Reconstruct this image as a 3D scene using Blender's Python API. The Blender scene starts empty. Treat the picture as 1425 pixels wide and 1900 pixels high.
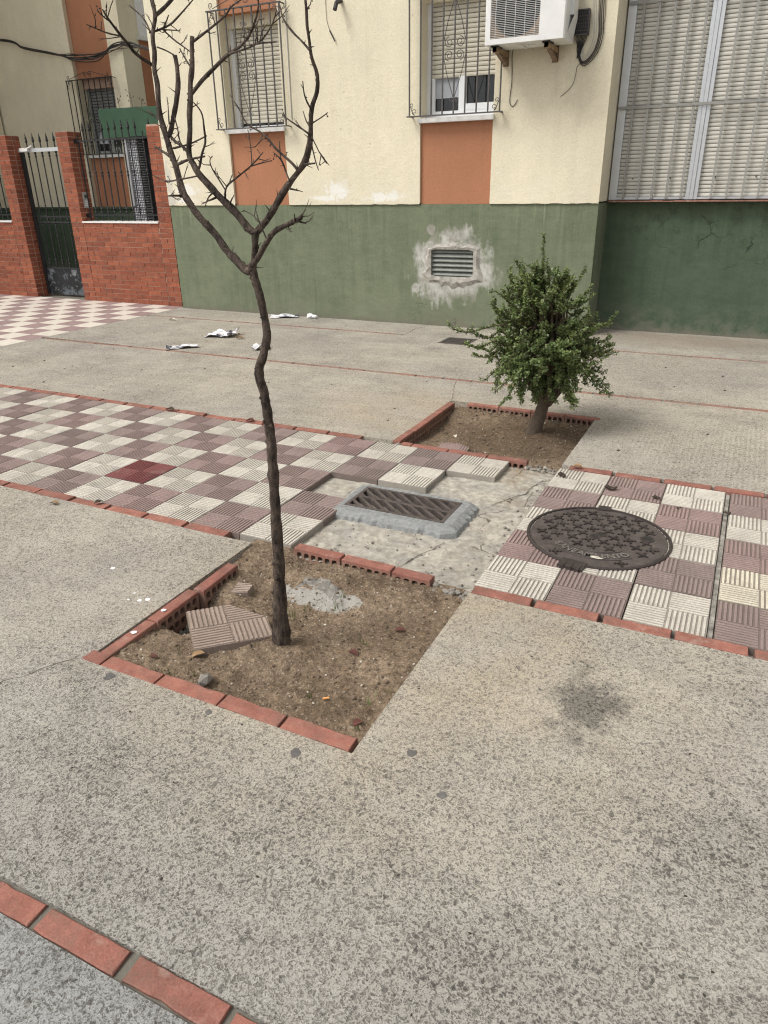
import bpy, math, random, json
from mathutils import Vector, Matrix, noise as mnoise
R = math.radians
rng = random.Random(7)
scene = bpy.context.scene
col = scene.collection

# ------------------------------------------------------------------ camera
cam_d = bpy.data.cameras.new('camera')
cam = bpy.data.objects.new('camera', cam_d)
col.objects.link(cam)
YAW, PITCH, ROLL = 0.462306, 0.427480, -0.016123
fwd = Vector((-math.sin(YAW)*math.cos(PITCH), math.cos(YAW)*math.cos(PITCH), -math.sin(PITCH)))
rgt = Vector((math.cos(YAW), math.sin(YAW), 0))
upv = rgt.cross(fwd)
r2 = rgt*math.cos(ROLL) + upv*math.sin(ROLL)
u2 = -rgt*math.sin(ROLL) + upv*math.cos(ROLL)
mw = Matrix((r2, u2, -fwd)).transposed().to_4x4()
mw.translation = (2.01554, -2.46322, 1.51592)
cam.matrix_world = mw
cam_d.sensor_fit = 'VERTICAL'
cam_d.sensor_height = 36.0
cam_d.lens = 1320.76/1900*36.0
cam_d.clip_start = 0.05
cam_d.clip_end = 500
scene.camera = cam

# ------------------------------------------------------------------ light: hazy bright overcast, soft sun from upper left
SUN_EL, SUN_AZ = R(52), R(222)          # compass azimuth the light comes from (x = sin, y = cos)
world = bpy.data.worlds.new('World')
scene.world = world
world.use_nodes = True
wn = world.node_tree
for n_ in list(wn.nodes): wn.nodes.remove(n_)
sky = wn.nodes.new('ShaderNodeTexSky'); sky.sky_type = 'NISHITA'
sky.sun_disc = False
sky.sun_elevation = SUN_EL
sky.sun_rotation = SUN_AZ
sky.dust_density = 4.0; sky.air_density = 1.0; sky.ozone_density = 1.0
hs = wn.nodes.new('ShaderNodeHueSaturation'); hs.inputs['Saturation'].default_value = 0.16
bgn = wn.nodes.new('ShaderNodeBackground'); bgn.inputs['Strength'].default_value = 0.13
wo = wn.nodes.new('ShaderNodeOutputWorld')
wn.links.new(sky.outputs[0], hs.inputs['Color']); wn.links.new(hs.outputs[0], bgn.inputs['Color']); wn.links.new(bgn.outputs[0], wo.inputs['Surface'])
sl = bpy.data.lights.new('sun', 'SUN'); sl.energy = 1.5; sl.angle = R(22); sl.color = (1.0, 0.95, 0.87)
sun = bpy.data.objects.new('sun', sl); col.objects.link(sun)
sd = Vector((math.sin(SUN_AZ)*math.cos(SUN_EL), math.cos(SUN_AZ)*math.cos(SUN_EL), math.sin(SUN_EL)))
sun.rotation_euler = (-sd).to_track_quat('-Z', 'Y').to_euler()
sun.location = sd*20
vs = scene.view_settings
vs.view_transform = 'Standard'; vs.look = 'None'; vs.gamma = 1.0; vs.use_curve_mapping = False
vs.exposure = 0.36
scene.cycles.use_denoising = True
scene.cycles.denoising_prefilter = 'NONE'
scene.cycles.filter_width = 1.15
scene.cycles.max_bounces = 4
scene.cycles.diffuse_bounces = 3
scene.cycles.use_adaptive_sampling = True
scene.cycles.adaptive_threshold = 0.03

# ------------------------------------------------------------------ node helper
class N:
    def __init__(s, name):
        s.m = bpy.data.materials.new(name); s.m.use_nodes = True
        s.t = s.m.node_tree
        for q in list(s.t.nodes): s.t.nodes.remove(q)
        s.o = s.t.nodes.new('ShaderNodeOutputMaterial')
        s.b = s.t.nodes.new('ShaderNodeBsdfPrincipled')
        s.t.links.new(s.b.outputs[0], s.o.inputs[0])
    def put(s, sock, v):
        if hasattr(v, 'is_linked') or hasattr(v, 'links'): s.t.links.new(v, sock)
        elif isinstance(v, (tuple, list)) and len(v) == 3 and sock.type == 'RGBA': sock.default_value = (*v, 1)
        else: sock.default_value = v
    def nd(s, typ, **kw):
        n = s.t.nodes.new(typ)
        for k, v in kw.items(): setattr(n, k, v)
        return n
    def pos(s): return s.nd('ShaderNodeNewGeometry').outputs['Position']
    def obj(s): return s.nd('ShaderNodeTexCoord').outputs['Object']
    def rnd(s): return s.nd('ShaderNodeObjectInfo').outputs['Random']
    def map(s, v, scale=(1,1,1), loc=(0,0,0)):
        n = s.nd('ShaderNodeMapping'); s.put(n.inputs['Vector'], v)
        n.inputs['Scale'].default_value = scale; n.inputs['Location'].default_value = loc
        return n.outputs[0]
    def noise(s, v, scale, detail=3, rough=.55, col=False, dist=0):
        n = s.nd('ShaderNodeTexNoise'); s.put(n.inputs['Vector'], v)
        n.inputs['Scale'].default_value = scale; n.inputs['Detail'].default_value = detail
        n.inputs['Roughness'].default_value = rough; n.inputs['Distortion'].default_value = dist
        return n.outputs[1 if col else 0]
    def vor(s, v, scale, out='Distance', feature='F1'):
        n = s.nd('ShaderNodeTexVoronoi', feature=feature); s.put(n.inputs['Vector'], v)
        n.inputs['Scale'].default_value = scale
        return n.outputs[out]
    def ramp(s, f, *st):
        n = s.nd('ShaderNodeMapRange'); s.put(n.inputs[0], f)
        n.inputs[1].default_value, n.inputs[2].default_value = st[0], st[1]
        n.inputs[3].default_value, n.inputs[4].default_value = (st[2], st[3]) if len(st) > 2 else (0, 1)
        return n.outputs[0]
    def ma(s, op, a, b=0.0):
        n = s.nd('ShaderNodeMath', operation=op); s.put(n.inputs[0], a); s.put(n.inputs[1], b)
        return n.outputs[0]
    def mix(s, f, a, b, mode='MIX'):
        n = s.nd('ShaderNodeMix', data_type='RGBA', blend_type=mode)
        s.put(n.inputs[0], f); s.put(n.inputs[6], a); s.put(n.inputs[7], b)
        return n.outputs[2]
    def mul(s, c, f):      # multiply colour by a scalar
        n = s.nd('ShaderNodeVectorMath', operation='SCALE'); s.put(n.inputs[0], c); s.put(n.inputs[3], f)
        return n.outputs[0]
    def sep(s, v):
        n = s.nd('ShaderNodeSeparateXYZ'); s.put(n.inputs[0], v); return n.outputs
    def spot(s, p, c, r, soft=.5):   # 1 inside an ellipsoid round c
        n = s.nd('ShaderNodeVectorMath', operation='SUBTRACT'); s.put(n.inputs[0], p); n.inputs[1].default_value = c
        k = s.nd('ShaderNodeVectorMath', operation='DIVIDE'); s.put(k.inputs[0], n.outputs[0]); k.inputs[1].default_value = r
        l = s.nd('ShaderNodeVectorMath', operation='LENGTH'); s.put(l.inputs[0], k.outputs[0])
        return l.outputs['Value']
    def done(s, color, rough=.85, bump=None, bs=.3, bd=.01, metal=0, spec=.3, trans=0):
        s.put(s.b.inputs['Base Color'], color); s.put(s.b.inputs['Roughness'], rough)
        s.b.inputs['Metallic'].default_value = metal
        s.b.inputs['Specular IOR Level'].default_value = spec
        if bump is not None:
            n = s.nd('ShaderNodeBump'); s.put(n.inputs['Height'], bump)
            n.inputs['Strength'].default_value = bs; n.inputs['Distance'].default_value = bd
            s.t.links.new(n.outputs[0], s.b.inputs['Normal'])
        return s.m

MAT = {}
def simple(key, c, rough=.6, metal=0, var=.12, sc=12, bump=.15, spec=.4):
    n = N(key); p = n.obj()
    f = n.ramp(n.noise(p, sc, 4), .3, .7, 1-var, 1+var)
    f = n.ma('MULTIPLY', f, n.ramp(n.rnd(), 0, 1, 1-var*.6, 1+var*.6))
    MAT[key] = n.done(n.mul(c, f), rough, n.noise(p, sc*6, 3), bump, .003, metal, spec)

def m_concrete():
    n = N('washed_concrete'); p = n.pos(); xyz = n.sep(p)
    big = n.noise(p, .55, 3, .6); mid = n.noise(p, 1.9, 5, .7)
    c = n.mix(n.ramp(big, .38, .62), (.475, .435, .362), (.42, .392, .343))
    near = n.ramp(xyz[1], -.9, -1.8, 0, 1)                       # older, greyer slab towards the street
    c = n.mix(near, c, (.375, .36, .328))
    c = n.mix(n.ramp(xyz[1], -1.80, -1.86, 0, 1), c, (.345, .348, .338))
    warm = n.ma('MAXIMUM', n.ramp(n.spot(p, (1.0, -.4, 0), (1.2, 1.1, 1)), 1.1, .45), n.ramp(n.spot(p, (.0, 2.2, 0), (1.1, .8, 1)), 1.1, .4))
    c = n.mix(n.ma('MULTIPLY', warm, n.ramp(n.noise(p, 2.6, 4, .65), .3, .65, .1, .85)), c, (.445, .378, .28))
    # ground-in dirt: patches with ragged outlines
    rag = n.ramp(n.noise(p, 7, 6, .75), .2, .8, -1, 1)
    D = n.ma('ADD', n.ramp(mid, .40, .68, .08, .75), n.ma('MULTIPLY', near, .30))
    for cx, cy, rx, ry, w in ((2.25, -.95, .45, .28, .75), (2.2, -1.6, .9, .4, .75), (1.0, -1.5, .5, .22, .5), (1.1, 4.3, 1.6, .7, .5), (2.2, 2.1, .9, .5, .55), (-2.4, 4.0, 1.2, .5, .45)):
        d = n.ma('ADD', n.spot(p, (cx, cy, 0), (rx, ry, 1)), n.ma('MULTIPLY', rag, .75))
        D = n.ma('MAXIMUM', D, n.ramp(d, 1.25, .45, 0, w))
    clean = n.ma('MULTIPLY', warm, .55)
    D = n.ma('MULTIPLY', D, n.ma('SUBTRACT', 1.0, clean))
    oil = n.ramp(n.ma('ADD', n.spot(p, (1.77, -.55, 0), (.15, .19, 1)), n.ma('MULTIPLY', rag, 1.2)), 1.05, .35, 0, 1)
    D = n.ma('MAXIMUM', D, oil); c = n.mix(n.ma('MULTIPLY', oil, .5), c, (.14, .135, .125))
    # exposed aggregate of mixed sizes in a pale matrix
    wob = n.mix(.022, p, n.noise(p, 70, 2, col=True))
    fine = n.noise(p, 230, 3, .75)
    K = n.ramp(D, 0, .9, .50, 1.0)
    hs_ = None
    for sc, lo, k, tone in ((80, .80, .92, (.072, .070, .066)), (128, .52, .86, (.088, .084, .077)), (205, .42, .78, (.115, .108, .098))):
        v = n.nd('ShaderNodeTexVoronoi'); n.put(v.inputs['Vector'], wob); v.inputs['Scale'].default_value = sc
        s1 = n.sep(v.outputs['Color']); d1 = v.outputs['Distance']
        on = n.ma('MULTIPLY', n.ramp(s1[0], lo, lo+.10), n.ramp(d1, .62, .30))
        c = n.mix(n.ma('MULTIPLY', on, n.ma('MULTIPLY', K, k)), c, n.mix(s1[1], tone, tuple(t*1.45 for t in (tone[0]*1.06, tone[1], tone[2]*.92))))
        if sc == 62:
            lt = n.ma('MULTIPLY', n.ramp(s1[2], .95, .965), n.ramp(d1, .35, .2)); c = n.mix(n.ma('MULTIPLY', lt, .5), c, (.66, .63, .56))
        hs_ = on if hs_ is None else n.ma('ADD', hs_, on)
    pm = hs_
    c = n.mul(c, n.ramp(D, 0, 1, 1.08, .78))
    c = n.mul(c, n.ramp(fine, .28, .72, .66, 1.30))
    sc_ = n.noise(n.map(p, (.9, 6, 1)), 2.0, 4, .7)             # scuffs along the walking direction
    c = n.mul(c, n.ramp(sc_, .35, .7, 1.07, .93))
    gd = n.vor(n.map(p, (1, 1, 0)), 2.1, 'Distance')
    c = n.mix(n.ramp(gd, .036, .028, 0, .6), c, (.15, .14, .13))
    ws = n.ma('ADD', n.spot(p, (1.6, 5.75, 0), (2.4, .5, 1)), n.ma('MULTIPLY', rag, .5))
    c = n.mix(n.ramp(ws, 1.1, .3, 0, .55), c, (.27, .22, .165))
    broom = n.nd('ShaderNodeTexWave', bands_direction='X'); n.put(broom.inputs['Vector'], p)
    broom.inputs['Scale'].default_value = 11; broom.inputs['Distortion'].default_value = 1.6; broom.inputs['Detail Scale'].default_value = 3; broom.inputs['Detail'].default_value = 3
    bz = n.ma('MULTIPLY', broom.outputs['Fac'], n.ramp(n.spot(p, (2.2, 2.2, 0), (1.1, .7, 1)), 1.0, .6, 0, .5))
    c = n.mul(c, n.ramp(bz, 0, .5, 1.0, 1.12))
    h = n.ma('ADD', n.ma('MULTIPLY', pm, -.6), n.ma('ADD', n.ma('MULTIPLY', fine, .7), bz))
    MAT['concrete'] = n.done(c, .92, h, .6, .005, spec=.2)

def m_screed():
    n = N('rough_screed'); p = n.pos()
    a = n.noise(p, 5, 5, .65); b = n.noise(p, 24, 4, .65)
    c = n.mix(n.ramp(a, .35, .65), (.50, .462, .39), (.37, .35, .31))
    c = n.mul(c, n.ramp(b, .3, .7, .62, 1.18))
    c = n.mix(n.ramp(n.noise(p, 11, 5, .75), .54, .66, 0, .6), c, (.30, .275, .235))
    ed = n.vor(n.mix(.12, p, n.noise(p, 6, 3, col=True)), 3.6, 'Distance', 'DISTANCE_TO_EDGE')
    cr = n.ma('MULTIPLY', n.ramp(ed, .010, .002), n.ramp(n.noise(p, 3.1, 2), .56, .64))
    c = n.mix(n.ma('MULTIPLY', cr, .75), c, (.13, .12, .10))
    soil = n.ma('MULTIPLY', n.ramp(n.noise(p, 3.3, 4, .7), .5, .7), n.ramp(n.sep(p)[1], .9, 1.5, .25, 1))
    c = n.mix(soil, c, (.25, .19, .125))
    MAT['screed'] = n.done(c, .92, n.ma('ADD', b, n.ma('MULTIPLY', cr, -2.0)), .8, .012, spec=.2)

def m_tile(key, c1, c2, dirt):
    n = N(key); p = n.pos(); r = n.rnd()
    c = n.mix(r, c1, c2)
    f = n.ma('MULTIPLY', n.ramp(n.noise(p, 7, 5, .65), .3, .72, .82, 1.1), n.ramp(n.noise(p, 130, 2, .7), .25, .75, .8, 1.18))
    c = n.mul(c, f)
    z = n.sep(n.obj())[2]
    gro = n.ramp(z, -.0010, -.0030)                               # grime lies in the grooves
    c = n.mix(n.ma('MULTIPLY', gro, dirt), c, (.095, .08, .065))
    blot = n.ramp(n.noise(p, 9, 6, .75), .55, .70)
    c = n.mix(n.ma('MULTIPLY', blot, .5), c, (.26, .22, .18))
    chip = n.ramp(n.noise(n.map(p, loc=(5, 3, 0)), 38, 4, .75), .68, .72)
    c = n.mix(n.ma('MULTIPLY', chip, .6), c, (.42, .37, .31))
    MAT[key] = n.done(c, .82, n.noise(p, 180, 3, .7), .35, .003, spec=.3)

def m_brick(key, c1, c2, grime, lime=.3, dusty=False):
    n = N(key); p = n.pos(); r = n.rnd()
    c = n.mix(r, c1, c2)
    f = n.ma('MULTIPLY', n.ramp(n.noise(p, 14, 5, .65), .3, .7, .72, 1.2), n.ramp(n.noise(p, 190, 2), .25, .75, .8, 1.2))
    c = n.mul(c, f)
    pale = n.ramp(n.noise(n.map(p, loc=(9, 1, 4)), 26, 5, .75), .5, .68)
    c = n.mix(n.ma('MULTIPLY', pale, lime*.9), c, n.mix(.5, c, (.46, .33, .27)))
    g = n.ramp(n.noise(p, 9, 6, .75), .47, .66)
    c = n.mix(n.ma('MULTIPLY', g, grime), c, (.17, .12, .095))
    l = n.ramp(n.noise(n.map(p, loc=(3,7,1)), 11, 4, .7), .58, .72)
    c = n.mix(n.ma('MULTIPLY', l, lime), c, (.50, .40, .33))
    if dusty:                                                     # earth splashed on the buried part
        z = n.sep(p)[2]
        c = n.mix(n.ma('MULTIPLY', n.ramp(n.ma('ADD', z, n.ramp(n.noise(p, 30, 4), .3, .7, -.010, .010)), -.003, -.022), .8), c, (.245, .165, .12))
    MAT[key] = n.done(c, .85, n.noise(p, 90, 4, .7), .5, .004, spec=.25)

def stucco(n, p, c, k=.06):
    f = n.ramp(n.noise(p, 1.3, 4, .6), .3, .7, 1-k, 1+k)
    f = n.ma('MULTIPLY', f, n.ramp(n.noise(p, 55, 4, .7), .3, .7, .90, 1.09))
    f = n.ma('MULTIPLY', f, n.ramp(n.noise(n.map(p, (2.2, 2.2, .7)), 1.7, 4, .65), .3, .7, .95, 1.04))
    h = n.ma('ADD', n.noise(p, 70, 4, .7), n.ma('ADD', n.ma('MULTIPLY', n.noise(p, 24, 3, .6), 1.2), n.ma('MULTIPLY', n.noise(p, 3.5, 3), 2.5)))
    return n.mul(c, f), h

def m_cream():
    n = N('cream_stucco'); p = n.pos()
    c, h = stucco(n, p, (.745, .682, .52))
    x, y, z = n.sep(p)
    streak = n.noise(n.map(p, (9, 9, .5)), 1.0, 4, .6)
    c = n.mix(n.ramp(streak, .55, .8, 0, .22), c, (.52, .44, .30))
    low = n.ma('MULTIPLY', n.ramp(z, 1.75, 1.35), n.ramp(n.noise(p, 5, 4), .4, .7))
    c = n.mix(n.ma('MULTIPLY', low, .35), c, (.74, .70, .60))
    mn = n.ramp(n.noise(p, 11, 4, .7), .2, .8, -.9, .9)
    for cx, cz, rx, rz in ((-2.547, 1.50, .16, .09), (-1.91, 1.42, .26, .05), (-4.80, 1.52, .16, .08), (-4.9, 1.40, .22, .04), (-2.75, 1.41, .2, .03)):
        d = n.ma('ADD', n.spot(p, (cx, 5.6, cz), (rx, 1, rz)), mn)
        c = n.mix(n.ramp(d, 1.2, .6, 0, .85), c, (.84, .83, .78))
    # plaster knocked off beside the gate pier
    d = n.ma('ADD', n.spot(p, (-5.10, 5.6, 1.68), (.06, 1, .2)), mn)
    c = n.mix(n.ramp(d, 1.1, .8, 0, .8), c, (.58, .55, .48))
    d = n.ma('ADD', n.spot(p, (-5.08, 5.6, 1.40), (.10, 1, .07)), mn)
    c = n.mix(n.ramp(d, 1.1, .8, 0, .8), c, (.55, .52, .45))
    # grime runs under the cooling unit's brackets, and a broad brownish patch right of them
    for cx, cz, rx, rz in ((-.56, 2.45, .035, .3), (-.04, 2.47, .03, .22), (.3, 2.3, .3, .3)):
        d = n.ma('ADD', n.spot(p, (cx, 5.6, cz), (rx, 1, rz)), mn)
        c = n.mix(n.ramp(d, 1.1, .3, 0, .16), c, (.40, .32, .21))
    sp = n.sep(n.vor(p, 19, 'Color')); spd = n.vor(p, 19, 'Distance')
    c = n.mix(n.ma('MULTIPLY', n.ramp(sp[0], .975, .98), n.ramp(spd, .22, .14, 0, .5)), c, (.30, .25, .17))
    MAT['cream'] = n.done(c, .9, h, .5, .007, spec=.2)

def m_green(key, base, dark):
    n = N(key); p = n.pos()
    c, h = stucco(n, p, base, .09)
    z = n.sep(p)[2]
    st = n.noise(n.map(p, (11, 11, .9)), 1.0, 5, .7, dist=.6)
    c = n.mix(n.ma('MULTIPLY', n.ramp(st, .44, .68, 0, .85), n.ramp(n.noise(p, 1.6, 3), .38, .6, .15, 1)), c, dark)
    bl = n.noise(p, 2.6, 5, .7)
    c = n.mix(n.ramp(bl, .48, .64, 0, .55), c, dark)
    c = n.mul(c, n.ramp(n.noise(n.map(p, (1, 1, 2.5)), 6, 5, .7), .3, .7, .9, 1.1))
    drip = n.ma('MULTIPLY', n.ma('MULTIPLY', n.ramp(n.noise(n.map(p, (30, 30, .7)), 1.0, 4, .7), .55, .66), n.ramp(n.noise(p, 1.3, 3), .45, .6)), n.ramp(z, .75, 1.32))
    c = n.mix(n.ma('MULTIPLY', drip, .6), c, tuple(min(1, v*1.55) for v in base))
    fade = n.ramp(n.noise(p, 1.1, 4, .6), .5, .75)
    c = n.mix(n.ma('MULTIPLY', fade, .4), c, tuple(v*1.25 for v in base))
    low = n.ma('MULTIPLY', n.ramp(z, .35, .0), n.ramp(n.noise(p, 6, 4, .7), .42, .6))
    c = n.mix(n.ma('MULTIPLY', low, .6), c, (.19, .18, .14))
    foot = n.ramp(n.ma('ADD', z, n.ramp(n.noise(p, 13, 5, .75), .2, .8, -.06, .06)), .05, .015, 0, .6)
    c = n.mix(foot, c, (.17, .155, .125))
    # cracked paint, most of it beside the corner
    wv = n.mix(.22, p, n.noise(p, 4.2, 4, .6, col=True))
    ed = n.vor(wv, 3.1, 'Distance', 'DISTANCE_TO_EDGE')
    where = n.ma('MAXIMUM', n.ramp(n.spot(p, (1.75, 6.1, 1.02), (.7, 1, .34)), 1.15, .55), n.ramp(n.spot(p, (-1.0, 5.6, .16), (.7, 1, .2)), 1.1, .6, 0, .55))
    cr = n.ma('MULTIPLY', n.ramp(ed, .026, .006), n.ma('MULTIPLY', where, n.ramp(n.noise(n.map(p, loc=(2, 5, 1)), 3.2, 2), .46, .54)))
    c = n.mix(n.ma('MULTIPLY', cr, .75), c, tuple(v*.38 for v in base))
    wet = n.ma('MULTIPLY', n.ramp(n.noise(p, 8, 4, .7), .52, .62), n.ramp(n.spot(p, (1.5, 6.1, 1.15), (1.1, 1, .28)), 1.0, .7))
    c = n.mix(n.ma('MULTIPLY', wet, .55), c, tuple(v*.55 for v in base))
    # cement smeared round the vent
    br = n.noise(n.map(p, (9, 9, 2.2)), 1.0, 5, .7, dist=.5)
    mn = n.ma('ADD', n.ramp(n.noise(p, 4.5, 4, .6), .2, .8, -.45, .45), n.ramp(br, .2, .8, -.45, .45))
    d = n.ma('ADD', n.spot(p, (-1.07, 5.62, .68), (.44, 1, .36)), mn)
    sm = n.ramp(d, 1.22, .80, 0, .9)
    cem = n.mix(n.ramp(n.noise(p, 5, 4, .7), .42, .62), (.60, .59, .55), (.36, .335, .295))
    cem = n.mul(cem, n.ramp(br, .3, .7, .78, 1.12))
    c = n.mix(sm, c, cem)
    for cx, cz, rx, rz in ((-1.545, .43, .05, .05), (-1.36, 1.07, .05, .06)):
        d2 = n.ma('ADD', n.spot(p, (cx, 5.62, cz), (rx, 1, rz)), mn)
        c = n.mix(n.ramp(d2, 1.2, .8, 0, .7), c, cem)
    hh = n.ma('ADD', h, n.ma('MULTIPLY', cr, -2.5))
    hh = n.ma('ADD', hh, n.ma('MULTIPLY', n.noise(p, 5, 4, .6), n.ramp(z, .8, .0, .6, 3.0)))
    MAT[key] = n.done(c, .84, hh, .42, .008, spec=.28)

def m_terra(key='terracotta', c0=(.41, .19, .108)):
    n = N(key); p = n.pos()
    c, h = stucco(n, p, c0, .07)
    st = n.noise(n.map(p, (14, 14, .5)), 1.0, 4, .6)
    c = n.mix(n.ramp(st, .55, .75, 0, .35), c, (.31, .15, .095))
    MAT[key] = n.done(c, .9, h, .35, .005, spec=.2)

def m_soil():
    n = N('dry_soil'); p = n.pos()
    a = n.noise(p, 4, 5, .65); b = n.noise(p, 45, 5, .7)
    c = n.mix(n.ramp(a, .35, .65), (.31, .235, .165), (.185, .135, .092))
    c = n.mul(c, n.ramp(b, .28, .72, .5, 1.35))
    c = n.mul(c, n.ramp(n.noise(p, 150, 3, .75), .28, .72, .6, 1.3))
    sp = n.sep(n.vor(p, 130, 'Color'))
    c = n.mix(n.ramp(sp[0], .93, .96, 0, .5), c, (.45, .38, .29))
    c = n.mix(n.ramp(sp[1], .9, .95, 0, .5), c, (.09, .065, .045))
    far_dark = n.ramp(n.spot(p, (.85, 2.1, 0), (.65, .48, 1)), 1.25, .5, 0, .6)  # soil coloured darker round the shrub
    c = n.mix(far_dark, c, (.10, .07, .045))
    mo = n.ma('ADD', n.spot(p, (.62, -.27, -.06), (.19, .06, 1)), n.ramp(n.noise(p, 9, 4, .7), .2, .8, -.9, .9))
    c = n.mix(n.ramp(mo, 1.05, .8, 0, .8), c, (.42, .41, .38))
    MAT['soil'] = n.done(c, .95, n.ma('ADD', b, n.ma('MULTIPLY', n.noise(p, 130, 3, .7), .6)), .9, .012, spec=.1)

def m_bark():
    n = N('bark'); p = n.pos()
    a = n.noise(n.map(p, (1, 1, .35)), 60, 4, .65); b = n.noise(p, 9, 4, .6)
    c = n.mix(n.ramp(a, .35, .65), (.030, .022, .018), (.135, .102, .08))
    c = n.mul(c, n.ramp(b, .3, .7, .55, 1.35))
    lich = n.ramp(n.noise(p, 22, 4, .7), .66, .74)
    c = n.mix(n.ma('MULTIPLY', lich, .3), c, (.16, .14, .115))
    MAT['bark'] = n.done(c, .85, n.ma('ADD', a, n.noise(p, 150, 3, .7)), 1.0, .008, spec=.25)

def m_leaf():
    n = N('succulent_leaf'); p = n.pos()
    r = n.noise(p, 85, 1); q = n.noise(p, 11, 3, .6)
    c = n.mix(n.ramp(r, .35, .65), (.085, .138, .048), (.225, .29, .105))
    c = n.mix(n.ramp(q, .45, .68, 0, .6), c, (.24, .28, .09))
    c = n.mul(c, n.ramp(n.noise(p, 4, 2), .3, .7, .75, 1.2))
    MAT['leaf'] = n.done(c, .42, spec=.5)
    n.b.inputs['Subsurface Weight'].default_value = 0
    # part of the light passes through the small leaves
    tr = n.nd('ShaderNodeBsdfTranslucent'); n.put(tr.inputs[0], n.mul(c, 1.3))
    mx = n.nd('ShaderNodeMixShader'); mx.inputs[0].default_value = .25
    n.t.links.new(n.b.outputs[0], mx.inputs[1]); n.t.links.new(tr.outputs[0], mx.inputs[2]); n.t.links.new(mx.outputs[0], n.o.inputs[0])

def m_iron(key, c, rust=.3):
    n = N(key); p = n.pos()
    f = n.ramp(n.noise(p, 30, 4, .7), .3, .7, .75, 1.25)
    cc = n.mix(n.ramp(n.noise(p, 11, 5, .7), .56, .7, 0, rust), n.mul(c, f), (.16, .075, .04))
    MAT[key] = n.done(cc, .55, n.noise(p, 120, 3), .3, .002, 0, .4)

def m_paper():
    n = N('newsprint'); p = n.pos()
    a = n.noise(p, 7, 3, .5); b = n.noise(n.map(p, (1, 1, 1), (4, 2, 0)), 11, 3, .6)
    c = n.mix(n.ramp(a, .54, .57), (.80, .80, .82), (.07, .07, .09))
    c = n.mix(n.ramp(b, .55, .58), c, (.38, .38, .43))
    c = n.mul(c, n.ramp(n.noise(p, 60, 3), .3, .7, .85, 1.08))
    MAT['paper'] = n.done(c, .8, a, .2, .01)

def m_porch():
    n = N('patterned_wall_tile'); p = n.pos()
    q = n.map(p, (1, 1, 1))
    w = []
    for d in ('X', 'Z'):
        k = n.nd('ShaderNodeTexWave', bands_direction=d); n.put(k.inputs['Vector'], q)
        k.inputs['Scale'].default_value = 8.5; k.inputs['Distortion'].default_value = 0
        w.append(k.outputs['Fac'])
    pr = n.ma('ADD', w[0], w[1])
    v = n.vor(q, 26, 'Distance')
    f = n.ma('ADD', n.ramp(pr, .8, 1.2), n.ramp(v, .3, .5, 0, .6))
    c = n.mix(n.ramp(f, .4, .9), (.66, .67, .69), (.07, .075, .09))
    MAT['porch_tile'] = n.done(c, .35, spec=.5)

def m_panel():   # flaking black kick panel of the gate
    n = N('flaking_black_paint'); p = n.pos()
    a = n.noise(p, 5, 6, .75)
    c = n.mix(n.ramp(a, .5, .54), (.018, .02, .022), (.12, .135, .15))
    c = n.mix(n.ramp(n.noise(p, 8, 5, .7), .60, .64), c, (.21, .22, .22))
    MAT['gate_panel'] = n.done(c, .5, a, .4, .004)

def m_glass():
    n = N('window_glass'); MAT['glass'] = n.done((.012, .014, .016), .06, spec=.6)

def m_cover():
    n = N('cast_iron'); p = n.pos()
    a = n.noise(p, 18, 5, .65); b = n.noise(p, 120, 3, .7)
    c = n.mix(n.ramp(a, .35, .65), (.072, .058, .054), (.125, .104, .096))
    c = n.mul(c, n.ramp(b, .3, .7, .75, 1.22))
    z = n.sep(p)[2]
    MAT['cast_iron'] = n.done(c, .55, b, .5, .003, .15, .45)

m_concrete(); m_screed()
m_tile('tile_white', (.64, .60, .53), (.55, .51, .445), .55)
m_tile('tile_cream', (.66, .605, .49), (.64, .585, .47), .68)
m_tile('tile_dark', (.335, .24, .222), (.28, .218, .20), .52)
m_tile('tile_red', (.22, .070, .070), (.22, .070, .07), .6)
m_brick('brick_wall', (.36, .115, .062), (.235, .072, .042), .3, .05)
m_brick('brick_edge', (.345, .145, .108), (.265, .113, .088), .55, .4, True)
m_brick('brick_dusty', (.30, .145, .11), (.30, .185, .145), .5, .5)
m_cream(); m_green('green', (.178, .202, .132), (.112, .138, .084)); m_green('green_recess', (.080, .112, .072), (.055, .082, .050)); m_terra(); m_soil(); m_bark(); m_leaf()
m_iron('iron_black', (.022, .022, .024), .05); m_iron('iron_grey', (.085, .078, .075), .25); m_iron('iron_rust', (.20, .13, .085), .9)
m_paper(); m_porch(); m_panel(); m_glass(); m_cover()
simple('mortar', (.17, .158, .132), .92, sc=40, bump=.5)
simple('mortar_pale', (.43, .29, .22), .92, sc=40, bump=.5)
simple('new_cement', (.245, .252, .25), .88, sc=45, bump=1.0, var=.25)
simple('old_cement', (.24, .225, .20), .9, sc=26, bump=1.0, var=.5)
simple('clod_dark', (.115, .085, .06), .95, var=.35, sc=30, bump=.5)
simple('vent_paint', (.25, .265, .24), .6, var=.2, sc=25)
simple('vent_cement', (.43, .405, .36), .9, sc=16, bump=1.0, var=.3)
simple('iron_worn', (.165, .15, .135), .5, 0, .3, 60)
simple('iron_dark', (.042, .033, .030), .55, 0, .3, 60)
simple('twig_bark', (.075, .055, .035), .8, var=.25, sc=40)
simple('dark_gap', (.10, .085, .07), .95, sc=60, bump=.5)
simple('shutter', (.60, .565, .47), .5, var=.08)
simple('shutter_grey', (.57, .55, .49), .5, var=.10)
simple('shutter_dark', (.17, .175, .17), .5, var=.08)
simple('aluminium', (.60, .615, .63), .35, .6, .05)
simple('bar_paint', (.29, .285, .265), .5, 0, .08)
simple('white_paint', (.78, .78, .765), .45, var=.06, bump=.05)
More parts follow.
